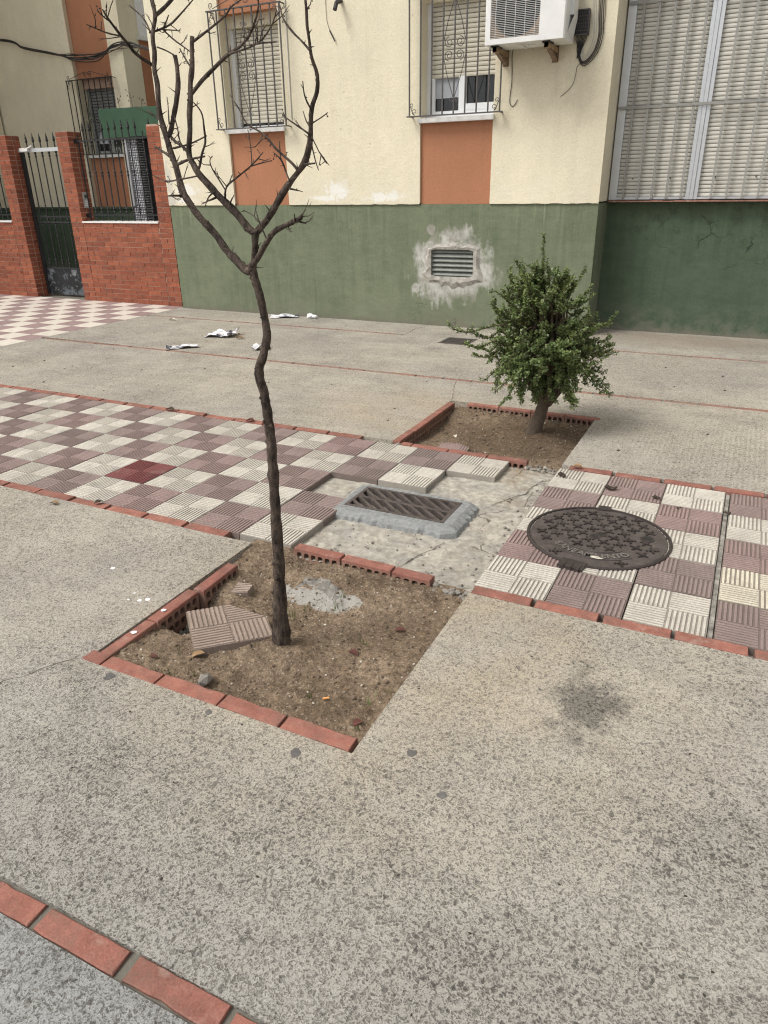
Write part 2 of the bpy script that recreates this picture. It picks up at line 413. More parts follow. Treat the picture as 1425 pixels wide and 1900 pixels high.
simple('unit_body', (.74, .74, .72), .45, var=.07, sc=5, bump=.05)
simple('marble', (.76, .755, .735), .4, var=.06)
simple('sash', (.80, .81, .82), .35, var=.03, bump=.03)
simple('blind', (.42, .44, .47), .8, var=.05)
simple('canopy', (.036, .092, .05), .45, var=.12, sc=4)
simple('black_plastic', (.022, .022, .022), .5, var=.2)
simple('cable_black', (.025, .023, .022), .55, var=.2)
simple('cable_white', (.60, .58, .52), .55, var=.1)
simple('cable_brown', (.10, .07, .05), .6, var=.2)
simple('wood_weathered', (.34, .235, .135), .8, var=.35, sc=25, bump=.5)
simple('rubble', (.30, .275, .24), .9, var=.25, sc=30, bump=.6)
simple('clod', (.205, .155, .11), .95, var=.35, sc=30, bump=.5)
simple('pale_bits', (.60, .55, .47), .85, var=.2, sc=30)
simple('dry_leaf', (.11, .04, .03), .7, var=.3, sc=40)
simple('straw_leaf', (.30, .19, .10), .7, var=.3, sc=40)
simple('grass', (.12, .16, .045), .6, var=.25, sc=30)
simple('droppings', (.055, .042, .03), .8, var=.3, sc=60, bump=.6)
simple('orange_paper', (.75, .36, .13), .7)
simple('gum', (.13, .122, .115), .85, var=.2, sc=60)
simple('intercom', (.50, .49, .46), .4, .4, .04)
simple('plastic_white', (.85, .86, .86), .4, var=.03)
simple('shrub_bark', (.105, .078, .055), .8, var=.25, sc=40, bump=.5)
simple('earth', (.22, .19, .15), .95, sc=3, bump=.4)

# ------------------------------------------------------------------ mesh helpers
class MB:
    def __init__(s): s.v = []; s.f = []
    def add(s, vs_, fs):
        b = len(s.v); s.v += [tuple(v) for v in vs_]; s.f += [tuple(i+b for i in f) for f in fs]; return s
    def box(s, x0, x1, y0, y1, z0, z1, bev=0):
        if bev <= 0:
            return s.add([(x0,y0,z0),(x1,y0,z0),(x1,y1,z0),(x0,y1,z0),(x0,y0,z1),(x1,y0,z1),(x1,y1,z1),(x0,y1,z1)],
                         [(3,2,1,0),(4,5,6,7),(0,1,5,4),(1,2,6,5),(2,3,7,6),(3,0,4,7)])
        b = bev; vs_ = []
        for z, i in ((z0, 0), (z1-b, 0), (z1, b)):
            vs_ += [(x0+i,y0+i,z),(x1-i,y0+i,z),(x1-i,y1-i,z),(x0+i,y1-i,z)]
        fs = [(3,2,1,0),(8,9,10,11)]
        for k in (0, 4):
            for j in range(4): fs.append((k+j, k+(j+1)%4, k+4+(j+1)%4, k+4+j))
        return s.add(vs_, fs)
    def rbox(s, x0, x1, y0, y1, z0, z1, b):      # bevelled on the vertical front edges too (front = -y)
        prof = [(x0, y1), (x0, y0+b), (x0+b, y0), (x1-b, y0), (x1, y0+b), (x1, y1)]
        return s.prism([(p[0], p[1]) for p in prof], z0, z1)
    def prism(s, poly, z0, z1):
        n = len(poly); vs_ = [(x,y,z0) for x,y in poly] + [(x,y,z1) for x,y in poly]
        a = sum(poly[i][0]*poly[(i+1)%n][1]-poly[(i+1)%n][0]*poly[i][1] for i in range(n))
        if a < 0:
            poly = poly[::-1]; vs_ = [(x,y,z0) for x,y in poly] + [(x,y,z1) for x,y in poly]
        fs = [tuple(range(n-1,-1,-1)), tuple(range(n, 2*n))] + [(i, (i+1)%n, n+(i+1)%n, n+i) for i in range(n)]
        return s.add(vs_, fs)
    def tube(s, pts, rad, seg=6, cap=True):
        pts = [Vector(p) for p in pts]; n = len(pts)
        if not isinstance(rad, (list, tuple)): rad = [rad]*n
        vs_ = []; ref = None
        for i, p in enumerate(pts):
            d = (pts[min(i+1, n-1)] - pts[max(i-1, 0)])
            if d.length < 1e-9: d = Vector((0, 0, 1))
            d.normalize()
            if ref is None: ref = d.orthogonal().normalized()
            a = ref - d*ref.dot(d)
            if a.length < 1e-6: a = d.orthogonal()
            a.normalize(); ref = a; b = d.cross(a)
            for k in range(seg):
                t = 2*math.pi*k/seg
                vs_.append(p + (a*math.cos(t) + b*math.sin(t))*rad[i])
        fs = []
        for i in range(n-1):
            for k in range(seg):
                fs.append((i*seg+k, i*seg+(k+1)%seg, (i+1)*seg+(k+1)%seg, (i+1)*seg+k))
        if cap:
            fs.append(tuple(range(seg))[::-1]); fs.append(tuple((n-1)*seg+k for k in range(seg)))
        return s.add(vs_, fs)
    def lathe(s, c, prof, seg=8):        # prof: (radius, z) rising along z at centre c
        n = len(prof); vs_ = []
        for r, z in prof:
            for k in range(seg):
                t = 2*math.pi*k/seg; vs_.append((c[0]+r*math.cos(t), c[1]+r*math.sin(t), c[2]+z))
        fs = []
        for i in range(n-1):
            for k in range(seg): fs.append((i*seg+k, i*seg+(k+1)%seg, (i+1)*seg+(k+1)%seg, (i+1)*seg+k))
        fs.append(tuple(range(seg))[::-1]); fs.append(tuple((n-1)*seg+k for k in range(seg)))
        return s.add(vs_, fs)
    def grid(s, x0, x1, y0, y1, nx, ny, fz):
        vs_ = [(x0+(x1-x0)*i/nx, y0+(y1-y0)*j/ny, fz(x0+(x1-x0)*i/nx, y0+(y1-y0)*j/ny)) for j in range(ny+1) for i in range(nx+1)]
        fs = [(j*(nx+1)+i, j*(nx+1)+i+1, (j+1)*(nx+1)+i+1, (j+1)*(nx+1)+i) for j in range(ny) for i in range(nx)]
        return s.add(vs_, fs)
    def xf(s, m):
        s.v = [tuple(m @ Vector(v)) for v in s.v]; return s
    def mesh(s, name, mat, smooth=False, off=(0,0,0)):
        me = bpy.data.meshes.new(name)
        me.from_pydata([(v[0]-off[0], v[1]-off[1], v[2]-off[2]) for v in s.v], [], s.f)
        me.materials.append(MAT[mat])
        if smooth: me.polygons.foreach_set('use_smooth', [True]*len(me.polygons))
        me.update()
        return me

WL = {}            # world location of every object made here
def link(name, data, loc=(0,0,0), parent=None):
    o = bpy.data.objects.new(name, data); col.objects.link(o)
    WL[o.name] = Vector(loc)
    if parent is not None:
        o.parent = parent; o.location = Vector(loc) - WL[parent.name]
    else: o.location = loc
    return o
def tag(o, label=None, cat=None, group=None, kind=None):
    if label: o['label'] = label
    if cat: o['category'] = cat
    if group: o['group'] = group
    if kind: o['kind'] = kind
    return o
def thing(name, loc, label, cat, group=None):
    o = link(name, None, loc); o.empty_display_size = .1
    return tag(o, label, cat, group)
def part(name, mb, mat, parent, smooth=False, label=None, kind=None, loc=None):
    """mesh given in world coordinates, parented without moving it"""
    if loc is None: loc = WL[parent.name] if parent is not None else (0,0,0)
    o = link(name, mb.mesh(name, mat, smooth, loc), loc, parent)
    return tag(o, label, None, None, kind)
def solo(name, mb, mat, label, cat, loc=(0,0,0), group=None, smooth=False):
    o = link(name, mb.mesh(name, mat, smooth, loc), loc)
    return tag(o, label, cat, group)
def inst(name, me, loc, parent, rz=0):
    o = link(name, me, loc, parent)
    if rz: o.rotation_euler = (0, 0, rz)
    return o
def fbm(x, y, z=0.0, o=4, s=1.0):
    return mnoise.fractal(Vector((x*s, y*s, z)), 1.0, 2.0, o)
def smooth_path(pts, sub=4):
    """Catmull-Rom through (x,y,z,r) points"""
    P = [pts[0]] + list(pts) + [pts[-1]]; out = []
    for i in range(1, len(P)-2):
        a, b, c, d = P[i-1], P[i], P[i+1], P[i+2]
        for k in range(sub):
            t = k/sub
            out.append(tuple(.5*((2*b[j]) + (-a[j]+c[j])*t + (2*a[j]-5*b[j]+4*c[j]-d[j])*t*t + (-a[j]+3*b[j]-3*c[j]+d[j])*t**3) for j in range(len(b))))
    out.append(tuple(pts[-1]))
    return out
def clip(poly, clipper):
    def side(p, a, b): return (b[0]-a[0])*(p[1]-a[1]) - (b[1]-a[1])*(p[0]-a[0])
    out = list(poly)
    for i in range(len(clipper)):
        a, b = clipper[i], clipper[(i+1) % len(clipper)]; src = out; out = []
        for k in range(len(src)):
            p, q = src[k], src[(k+1) % len(src)]; sp, sq = side(p, a, b), side(q, a, b)
            if sp >= 0: out.append(p)
            if sp*sq < 0:
                t = sp/(sp-sq); out.append((p[0]+(q[0]-p[0])*t, p[1]+(q[1]-p[1])*t))
        if len(out) < 3: return []
    return out

# ------------------------------------------------------------------ ground, pavement
WALL = 5.62; REC = 6.12; CORNER = .497; BLD_L = -5.15
PIT1 = (.118, 1.2, -1.065, -.03)
PIT2 = (.09, 1.2, 1.50, 2.61)
g = MB(); g.add([(-60,-60,-.26),(60,-60,-.26),(60,60,-.26),(-60,60,-.26)], [(0,1,2,3)])
tag(part('ground', g, 'earth', None), kind='structure')

pv = MB(); TH = -.22
def slab(x0, x1, y0, y1, z=0.0): pv.box(x0, x1, y0, y1, TH, z)
X0, X1 = -14, 14
slab(X0, X1, -14, -1.862)
slab(X0, PIT1[0], -1.794, -.058); slab(PIT1[1], X1, -1.794, -.058); slab(PIT1[0], PIT1[1], -1.794, PIT1[2])
slab(-5.2, PIT2[0], 1.558, 3.218); slab(PIT2[1], X1, 1.558, 3.218); slab(PIT2[0], PIT2[1], PIT2[3], 3.218)
slab(-5.2, X1, 3.278, 4.928)
slab(-5.2, -1.38, 4.984, 5.9); slab(.30, X1, 4.984, 6.4); slab(-1.38, .30, 4.928, 5.9)
slab(X0, -5.2, -.058+1.6, 2.74)
pav = part('pavement', pv, 'concrete', None); tag(pav, kind='structure')
# mortar under the joints
mo = MB()
for y0, y1, x0, x1 in ((-1.87,-1.79,X0,X1), (3.21,3.285,-5.2,X1), (4.92,4.99,-5.2,X1)): mo.box(x0, x1, y0, y1, -.06, -.009)
part('joint_mortar', mo, 'mortar', pav)

# edging bricks: full brick on edge, chipped variants share meshes
def edge_mesh(k, L=.245, Wd=.058, D=.115):
    r = random.Random(k); m = MB(); n = 7
    b = .003; pr = []
    ys0 = [-Wd/2 + r.uniform(-.0012,.0012) for _ in range(n+1)]; ys1 = [Wd/2 + r.uniform(-.0012,.0012) for _ in range(n+1)]
    for e in range(2 if k % 3 else 1):
        i = r.randrange(n+1); (ys0 if r.random() < .6 else ys1)[i] *= r.uniform(.84, .95)
    tops = [r.uniform(-.0012, .0012) for _ in range(n+1)]
    for i in range(n+1):
        x = -L/2 + L*i/n; ins = b if i in (0, n) else 0
        x2 = x + (b if i == 0 else -b if i == n else 0)
        pr += [(x, ys0[i], -D), (x, ys0[i], -b), (x2, ys0[i]+b, tops[i]), (x2, ys1[i]-b, tops[i]), (x, ys1[i], -b), (x, ys1[i], -D)]
    fs = []
    for i in range(n):
        for j in range(5): fs.append((i*6+j, i*6+6+j, i*6+7+j, i*6+1+j))
    fs.append((0,1,2,3,4,5)); fs.append(tuple(n*6+j for j in (5,4,3,2,1,0)))
    m.add(pr, fs); m.f = [f[::-1] for f in m.f]
    return m.mesh('edging_brick', 'brick_edge')
EB = [edge_mesh(k) for k in range(8)]
DUSTY = []
for me_ in EB:
    d_ = me_.copy(); d_.materials.clear(); d_.materials.append(MAT['brick_dusty']); DUSTY.append(d_)
def edge_row(parent, x0, x1, yc, pitch=.262, phase=0.0, z=.004, miss=(), pool=None):
    i = 0; x = x0 + phase; pool = pool or EB
    while x + .245 <= x1 + .03:
        o = inst('edging_brick', pool[rng.randrange(8)], (x+.1225+rng.uniform(-.004,.004), yc+rng.uniform(-.0025,.0025), z+rng.uniform(-.003,.002)), parent, rng.uniform(-.008,.008))
        if rng.random() < .5: o.rotation_euler.z += math.pi
        x += pitch; i += 1
edge_row(pav, -3.16, 4.6, -1.828, .2645, .0, .0005)
edge_row(pav, -5.15, 5.2, 3.248, .258, .02, -.001, pool=DUSTY)
edge_row(pav, -5.12, -1.38, 4.956, .258, .03, -.002, pool=DUSTY); edge_row(pav, .32, 5.2, 4.956, .258, .03, -.002, pool=DUSTY)

# path: rough concrete bed carrying ribbed tiles
BED = -.036
def bedz(x, y):
    r = 0 if (x < .2 or x > 1.2) else .012
    return BED + r*fbm(x, y, 3.1, 5, 7.0)*.55 + r*.3*fbm(x, y, 9, 3, 30)
bd = MB(); bd.grid(.2, 1.3, -.03, 1.52, 90, 120, bedz)
bd.box(X0, .2, -.058, 1.558, TH, BED-.001); bd.box(1.3, X1, -.058, 1.558, TH, BED-.001)
bd.box(.2, 1.3, -.025, 1.515, TH, BED-.02)
path = part('path', bd, 'screed', None); tag(path, kind='structure')

T = .3
FULL = [(0,0),(T-.004,0),(T-.004,T-.004),(0,T-.004)]
def tile_mesh(mat, poly=FULL, th=.036, jit=0):
    s = T-.004; q = s/2; m = MB(); gd = .0036
    m.prism(poly, -th, -gd)
    nr = 8; e = .0035
    for qx in range(2):
        for qy in range(2):
            along_y = (qx+qy) % 2 == 1      # far-left and near-right quarters have ribs across the path
            x0, y0 = qx*q+e*.5, qy*q+e*.5; w = q-e
            pt = w/nr; rw = pt*.66
            for k in range(nr):
                a = k*pt+(pt-rw)/2
                if along_y: rect = [(x0+a,y0),(x0+a+rw,y0),(x0+a+rw,y0+w),(x0+a,y0+w)]
                else: rect = [(x0,y0+a),(x0+w,y0+a),(x0+w,y0+a+rw),(x0,y0+a+rw)]
                rect = clip(rect, poly)
                if len(rect) < 3: continue
                n = len(rect); cx = sum(p[0] for p in rect)/n; cy = sum(p[1] for p in rect)/n
                top = []
                for p in rect:
                    d = Vector((p[0]-cx, p[1]-cy)); l = max(1e-6, d.length)
                    top.append((p[0]-math.copysign(.0012, d.x), p[1]-math.copysign(.0012, d.y)))
                m.add([(p[0],p[1],-gd-.0005) for p in rect]+[(p[0],p[1],0) for p in top],
                      [tuple(range(n,2*n))]+[(i,(i+1)%n,n+(i+1)%n,n+i) for i in range(n)])
    return m.mesh('paving_tile', mat)
TM = {k: tile_mesh(k) for k in ('tile_white','tile_dark','tile_red','tile_cream')}
def put_tile(i, j, x, y, mat, dz=0):
    o = inst('paving_tile', TM[mat], (x+.002+rng.uniform(-.0012,.0012), y+.002+rng.uniform(-.0012,.0012), dz+rng.uniform(-.002,.001)), path)
    o.rotation_euler = (rng.uniform(-.003,.003), rng.uniform(-.003,.003), rng.uniform(-.004,.004))
    return o
gone = {(0,2),(1,0),(1,1),(1,2),(2,0),(2,1),(2,2),(2,3)}
for i in range(-14, 3):
    for j in range(5):
        if (i,j) in gone: continue
        mat = 'tile_white' if (i+j) % 2 == 0 else 'tile_dark'
        if (i,j) == (-4,1): mat = 'tile_red'
        put_tile(i, j, i*T, j*T, mat)
XR = 2.096
for k in range(-3, 3):
    for j in range(5):
        mat = 'tile_white' if (k+j) % 2 == 1 else 'tile_dark'
        if k >= 0 and j == 1 and mat == 'tile_white': mat = 'tile_cream'
        put_tile(k, j, XR+k*T+(.022 if k >= 0 else 0), j*T+.006, mat)
edge_row(path, -4.4, .0, -.029, .262, .18); edge_row(path, 1.2, 3.2, -.027, .262, .005)
edge_row(path, -4.6, .09, 1.53, .262, .03); edge_row(path, 1.25, 3.2, 1.535, .262, .0)

m = MB(); m.box(XR+.002, XR+.020, .0, 1.50, BED-.01, -.012); part('joint_dirt', m, 'old_cement', path)
# checker paving in front of the courtyard
def flat_tile(mat):
    m = MB(); m.box(.002, T-.002, .002, T-.002, -.03, 0, .002); return m.mesh('paving_tile', mat)
simple('far_tile_white', (.62, .57, .50), .8, var=.08); simple('far_tile_dark', (.30, .215, .205), .8, var=.1)
FT = [flat_tile('far_tile_white'), flat_tile('far_tile_dark')]
pb = MB(); pb.box(-14, -5.2, 2.74, 9, TH, -.004)
fp = part('paving', pb, 'mortar', None); tag(fp, kind='structure')
for i in range(15):
    for j in range(10):
        inst('paving_tile', FT[(i+j) % 2], (-5.2-(i+1)*T, 2.75+j*T, rng.uniform(0,.0015)), fp)

# ------------------------------------------------------------------ planting pits
def ss(a, b, x):
    t = min(1, max(0, (x-a)/(b-a))); return t*t*(3-2*t)
def soil1(x, y):
    z = -.072 + .028*fbm(x, y, .3, 4, 3.2) + .010*fbm(x, y, 5, 4, 16) + .004*fbm(x, y, 2, 2, 60)
    z += .03*ss(.8, 1.2, x)*ss(-.2, -.9, y) + .035*ss(.62, 0, math.hypot(x-.15, y+.95)) 
    z += .034*ss(-.30, -.10, y)
    z += .03*ss(.42, .16, x)*ss(-.52, -.35, y)
    z -= .085*ss(.13, .05, math.hypot((x-.235)*1.0, (y+.60)*.8))
    z += .02*ss(.25, .05, math.hypot(x-.55, (y+.2)*1.5))
    z += .036*ss(.22, .02, math.hypot(x-.665, y+.64)) + .008
    return min(z, -.012)
def soil2(x, y):
    z = -.07 + .022*fbm(x, y, 7.3, 4, 3.2) + .011*fbm(x, y, 1, 4, 15) + .004*fbm(x, y, 2, 2, 60)
    z += .034*ss(2.25, 2.55, y)
    z -= .02*ss(.35, .14, x)
    z += .045*ss(.35, .0, math.hypot(x-.87, y-2.18)) + .03*ss(1.0, 1.25, x)*ss(2.0, 1.5, y)
    return min(z, -.010)
so1 = MB(); so1.grid(PIT1[0]-.02, PIT1[1]+.01, PIT1[2]-.02, .01, 130, 120, soil1)
tag(part('soil', so1, 'soil', None, smooth=True), kind='structure')
so2 = MB(); so2.grid(PIT2[0]-.02, PIT2[1]+.01, PIT2[2]-.01, PIT2[3]+.01, 110, 110, soil2)
tag(part('soil', so2, 'soil', None, smooth=True), kind='structure')

def holed_brick(L=.245, Wd=.052, D=.115, cols=6, rows=2, seed=0):
    """perforated brick on edge; holes open on the -y face"""
    m = MB(); r = random.Random(seed); y0, y1 = -Wd/2, Wd/2; b = .003
    # shell without the front
    m.add([(-L/2+b,y0+b,0),(L/2-b,y0+b,0),(L/2-b,y1-b,0),(-L/2+b,y1-b,0),(-L/2,y0,-b),(L/2,y0,-b),(L/2,y1,-b),(-L/2,y1,-b),(-L/2,y0,-D),(L/2,y0,-D),(L/2,y1,-D),(-L/2,y1,-D)],
          [(0,1,2,3),(0,4,5,1),(1,5,6,2),(2,6,7,3),(3,7,4,0),(5,9,10,6),(6,10,11,7),(7,11,8,4),(8,11,10,9)])
    ztop, zbot = -b, -D
    mx = .010; mzt = .014; cw = (L-2*mx)/cols; rh = .034
    rows_z = [(-b-mzt-k*(rh+.010), -b-mzt-k*(rh+.010)-rh) for k in range(rows)]
    zs = [ztop]
    for a, c in rows_z: zs += [a, c]
    zs.append(zbot)
    for k in range(len(zs)-1):
        za, zb = zs[k], zs[k+1]
        if k % 2 == 0:
            m.add([(-L/2,y0,zb),(L/2,y0,zb),(L/2,y0,za),(-L/2,y0,za)], [(0,1,2,3)]); continue
        m.add([(-L/2,y0,zb),(-L/2+mx,y0,zb),(-L/2+mx,y0,za),(-L/2,y0,za)], [(0,1,2,3)])
        m.add([(L/2-mx,y0,zb),(L/2,y0,zb),(L/2,y0,za),(L/2-mx,y0,za)], [(0,1,2,3)])
        for c in range(cols):
            xa = -L/2+mx+c*cw; xb = xa+cw; cx, cz = (xa+xb)/2+r.uniform(-.001,.001), (za+zb)/2
            hw, hh = cw*.36, (za-zb)*.48
            sq = [(xa,zb),(cx,zb),(xb,zb),(xb,cz),(xb,za),(cx,za),(xa,za),(xa,cz)]
            hl = []
            for t in range(8):
                an = R(225+45*t); f = 1.0/ max(abs(math.cos(an)), abs(math.sin(an))) if t % 2 == 0 else 1
                f = 1.18 if t % 2 == 0 else 1.0
                hl.append((cx+hw*math.cos(an)*f, cz+hh*math.sin(an)*f))
            vs_ = [(p[0],y0,p[1]) for p in sq]+[(p[0],y0,p[1]) for p in hl]+[(p[0],y1-.006,p[1]) for p in hl]
            fs = [(t,(t+1)%8,8+(t+1)%8,8+t) for t in range(8)]+[(8+t,8+(t+1)%8,16+(t+1)%8,16+t) for t in range(8)]+[tuple(range(16,24))]
            m.add(vs_, fs)
    return m
HB = [holed_brick(seed=1).mesh('perforated_brick','brick_edge'), holed_brick(L=.18, cols=4, seed=2).mesh('perforated_brick','brick_edge'),
      holed_brick(L=.25, seed=3).mesh('perforated_brick','brick_edge')]
def hb(k, x, y, z, rz, rx=0):
    o = inst('perforated_brick', HB[k], (x, y, z), pav, rz); o.rotation_euler.x = rx; return o
# near pit: three bricks on the left (holes face +x), back row (holes face the camera side), flush front row
hb(0, .172, -.392, .006, R(92), R(1)); hb(0, .158, -.645, .004, R(91), R(2)); hb(0, .150, -.890, -.004, R(90), R(-2))
hb(0, .455, -.004, .008, R(-1)); hb(0, .710, -.008, .006, R(-1.2)); hb(1, .930, -.014, .004, R(-1.5))
fx = .092
for L_ in (.095, .25, .262, .24, .25):
    me = edge_mesh(40+int(L_*1000), L_-.006, .060)
    inst('edging_brick', me, (fx+L_/2, -1.034+rng.uniform(-.003,.003), .0008), pav, rng.uniform(-.012,.012)); fx += L_
# far pit
for k in range(4): hb(0, .118, 1.665+.25*k, .006+rng.uniform(-.003,.003), R(90+rng.uniform(-.6,.6)))
for k in range(4): hb(0, .36+.25*k, 2.588-.006*k, .002, R(rng.uniform(-.8,.8)-1))
inst('edging_brick', edge_mesh(91, .07, .05), (.20, 1.532, .004), pav, R(-2))
hb(0, .365, 1.522, .004, R(-1.6)); hb(2, .622, 1.517, .006, R(-1)); hb(0, .880, 1.512, .010, R(.5))

def rock(c, r, seed, flat=.7, jag=.25):
    q = random.Random(seed); m = MB(); t = (1+5**.5)/2
    V = [Vector(v).normalized() for v in ((-1,t,0),(1,t,0),(-1,-t,0),(1,-t,0),(0,-1,t),(0,1,t),(0,-1,-t),(0,1,-t),(t,0,-1),(t,0,1),(-t,0,-1),(-t,0,1))]
    F = [(0,11,5),(0,5,1),(0,1,7),(0,7,10),(0,10,11),(1,5,9),(5,11,4),(11,10,2),(10,7,6),(7,1,8),(3,9,4),(3,4,2),(3,2,6),(3,6,8),(3,8,9),(4,9,5),(2,4,11),(6,2,10),(8,6,7),(9,8,1)]
    a = q.random()*6; ca, sa = math.cos(a), math.sin(a)
    vs_ = []
    for v in V:
        k = r*(1+q.uniform(-jag,jag)); x, y, z = v.x*k*1.2, v.y*k*.85, v.z*k*flat
        vs_.append((c[0]+x*ca-y*sa, c[1]+x*sa+y*ca, c[2]+z))
    return m.add(vs_, F)
def merge(ms):
    o = MB()
    for m in ms: o.add(m.v, m.f)
    return o
def scatter(fz, box, n, r0, r1, mat, seed, name='soil_clods'):
    q = random.Random(seed); ms = []
    for k in range(n):
        x, y = q.uniform(box[0]+.03, box[1]-.015), q.uniform(box[2]+.05, box[3]-.03)
        r = r0*(r1/r0)**(q.random()**2.2)
        ms.append(rock((x, y, fz(x, y)+r*.25), r, seed*1000+k))
    o = part(name, merge(ms), mat, None); tag(o, kind='stuff'); return o
tag(scatter(soil1, PIT1, 1300, .0018, .008, 'clod', 1), 'small brown clods scattered over the soil of the bare tree pit', 'clods')
tag(scatter(soil2, PIT2, 500, .004, .013, 'clod', 2), 'small brown clods scattered over the soil of the shrub pit', 'clods')
tag(scatter(soil1, PIT1, 450, .0018, .007, 'clod_dark', 5), 'small dark clods and crumbs on the soil of the bare tree pit', 'clods')
tag(scatter(soil2, PIT2, 500, .0025, .010, 'clod_dark', 6), 'small dark clods and crumbs on the soil of the shrub pit', 'clods')
tag(scatter(soil1, PIT1, 130, .002, .006, 'pale_bits', 3, 'soil_grit'), 'pale grit and shell bits on the soil round the bare tree', 'grit')
tag(scatter(soil2, PIT2, 60, .0025, .007, 'pale_bits', 4, 'soil_grit'), 'pale grit on the dark soil round the green shrub', 'grit')

# ------------------------------------------------------------------ apartment building
bld = thing('apartment_building', (-2.3, WALL, 0), 'cream rendered apartment block with green base, orange panels and barred windows', 'building')
TOPZ = 11.0; GZ = 1.337
W1 = (-4.06, -3.24); W2 = (-1.49, -.665); SILL = 2.19; HEAD = 3.37
CR = WALL-.018                      # cream render stands a little proud of the painted base
pl = MB()
pl.box(BLD_L, CORNER, WALL, WALL+.3, -.1, GZ)
# vent opening is cut by building the base round it
pl = MB()
VX0, VX1, VZ0, VZ1 = -1.345, -.83, .565, .862
for x0, x1, z0, z1 in ((BLD_L, VX0, -.1, GZ), (VX1, CORNER-.001, -.1, GZ), (VX0, VX1, -.1, VZ0), (VX0, VX1, VZ1, GZ)):
    pl.add([(x0,WALL,z0),(x1,WALL,z0),(x1,WALL,z1),(x0,WALL,z1)], [(0,1,2,3)])
pl.add([(BLD_L,WALL,-.1),(BLD_L,WALL,GZ),(BLD_L,WALL+.6,GZ),(BLD_L,WALL+.6,-.1)], [(0,1,2,3)])
pl.add([(CORNER-.001,WALL,-.1),(CORNER-.001,WALL+.9,-.1),(CORNER-.001,WALL+.9,GZ),(CORNER-.001,WALL,GZ)], [(0,1,2,3)])
pl.add([(BLD_L,WALL,GZ),(CORNER-.001,WALL,GZ),(CORNER-.001,WALL+.6,GZ),(BLD_L,WALL+.6,GZ)], [(0,1,2,3)])
part('plinth', pl, 'green', bld, label='faded green painted base with streaks and a cement smear round the vent')
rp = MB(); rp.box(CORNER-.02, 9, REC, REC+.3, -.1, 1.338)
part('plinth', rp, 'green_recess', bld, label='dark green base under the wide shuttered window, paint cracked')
for x0, x1 in ((BLD_L, W1[0]), (W1[1], W2[0]), (W2[1], CORNER)):
    m = MB(); m.box(x0, x1, CR, WALL+.9, GZ+.016, TOPZ)
    n_ = max(2, int((x1-x0)/.03)); lo = []
    for k in range(n_+1):
        x = x0+(x1-x0)*k/n_; lo.append((x, GZ+.002+.006*mnoise.noise(Vector((x*9, 0, 0)))+.004*mnoise.noise(Vector((x*40, 0, 3)))))
    m.add([(x, CR, z) for x, z in lo]+[(x, CR, GZ+.016) for x, z in lo]+[(x, WALL+.02, z) for x, z in lo], [(k, k+1, n_+2+k, n_+1+k) for k in range(n_)]+[(k+1, k, 2*n_+2+k, 2*n_+3+k) for k in range(n_)])
    part('render_panel', m, 'cream', bld)
m = MB(); m.box(BLD_L, 9, REC+.25, REC+.5, 1.34, TOPZ); m.box(BLD_L+.01, CORNER-.02, WALL+.5, WALL+.8, .1, TOPZ-.01); part('core_wall', m, 'cream', bld)
for w in (W1, W2):
    m = MB(); m.box(w[0], w[1], WALL+.012, WALL+.45, GZ+.001, SILL-.045); part('spandrel_panel', m, 'terracotta', bld)
    m = MB(); m.box(w[0], w[1], WALL+.012, WALL+.45, HEAD, TOPZ-.02); part('spandrel_panel', m, 'terracotta', bld)
# raised cement surround of the vent, with slats and a dark duct behind
vc = MB(); ring_o = []; ring_i = []
q = random.Random(5); NN = 40
for k in range(NN):
    t = 2*math.pi*k/NN; c_, s_ = math.cos(t), math.sin(t)
    f = 1/max(abs(c_)/.60, abs(s_)/.60) if False else 1
    hw, hh = (VX1-VX0)/2, (VZ1-VZ0)/2; cx, cz = (VX0+VX1)/2, (VZ0+VZ1)/2
    e = min(hw/max(1e-6, abs(c_)), hh/max(1e-6, abs(s_)))
    ring_i.append((cx+c_*e, cz+s_*e))
    ro = .045+.05*q.random()+(.05 if s_ < -.3 else 0)
    ring_o.append((cx+c_*(e+ro), cz+s_*(e+ro)))
vs_ = [(x,WALL-.014,z) for x,z in ring_i]+[((a[0]+b[0])/2,WALL-.020-.006*q.random(),(a[1]+b[1])/2) for a,b in zip(ring_i,ring_o)]+[(x,WALL+.002,z) for x,z in ring_o]+[(x,WALL+.09,z) for x,z in ring_i]
fs = []
for k in range(NN):
    j = (k+1) % NN
    fs += [(k, NN+k, NN+j, j)[::-1], (NN+k, 2*NN+k, 2*NN+j, NN+j)[::-1], (k, j, 3*NN+j, 3*NN+k)[::-1]]
vc.add(vs_, fs)
vent = part('vent_surround', vc, 'vent_cement', bld, smooth=False, label='rough grey cement surround of the louvred vent')
m = MB(); m.box(VX0-.01, VX1+.01, WALL+.10, WALL+.12, VZ0-.01, VZ1+.01); part('vent_duct', m, 'black_plastic', vent)
sm = MB(); sm.add([(-.262,-.002,-.020),(.262,-.002,-.020),(.262,.045,.022),(-.262,.045,.022),(-.262,.003,-.028),(.262,.003,-.028),(.262,.05,.014),(-.262,.05,.014)],
                  [(0,1,2,3),(7,6,5,4),(0,4,5,1),(3,2,6,7),(0,3,7,4),(1,5,6,2)])
sme = sm.mesh('vent_slat', 'vent_paint')
for k in range(6): inst('vent_slat', sme, ((VX0+VX1)/2, WALL+.012, VZ0+.035+k*.0505), vent)

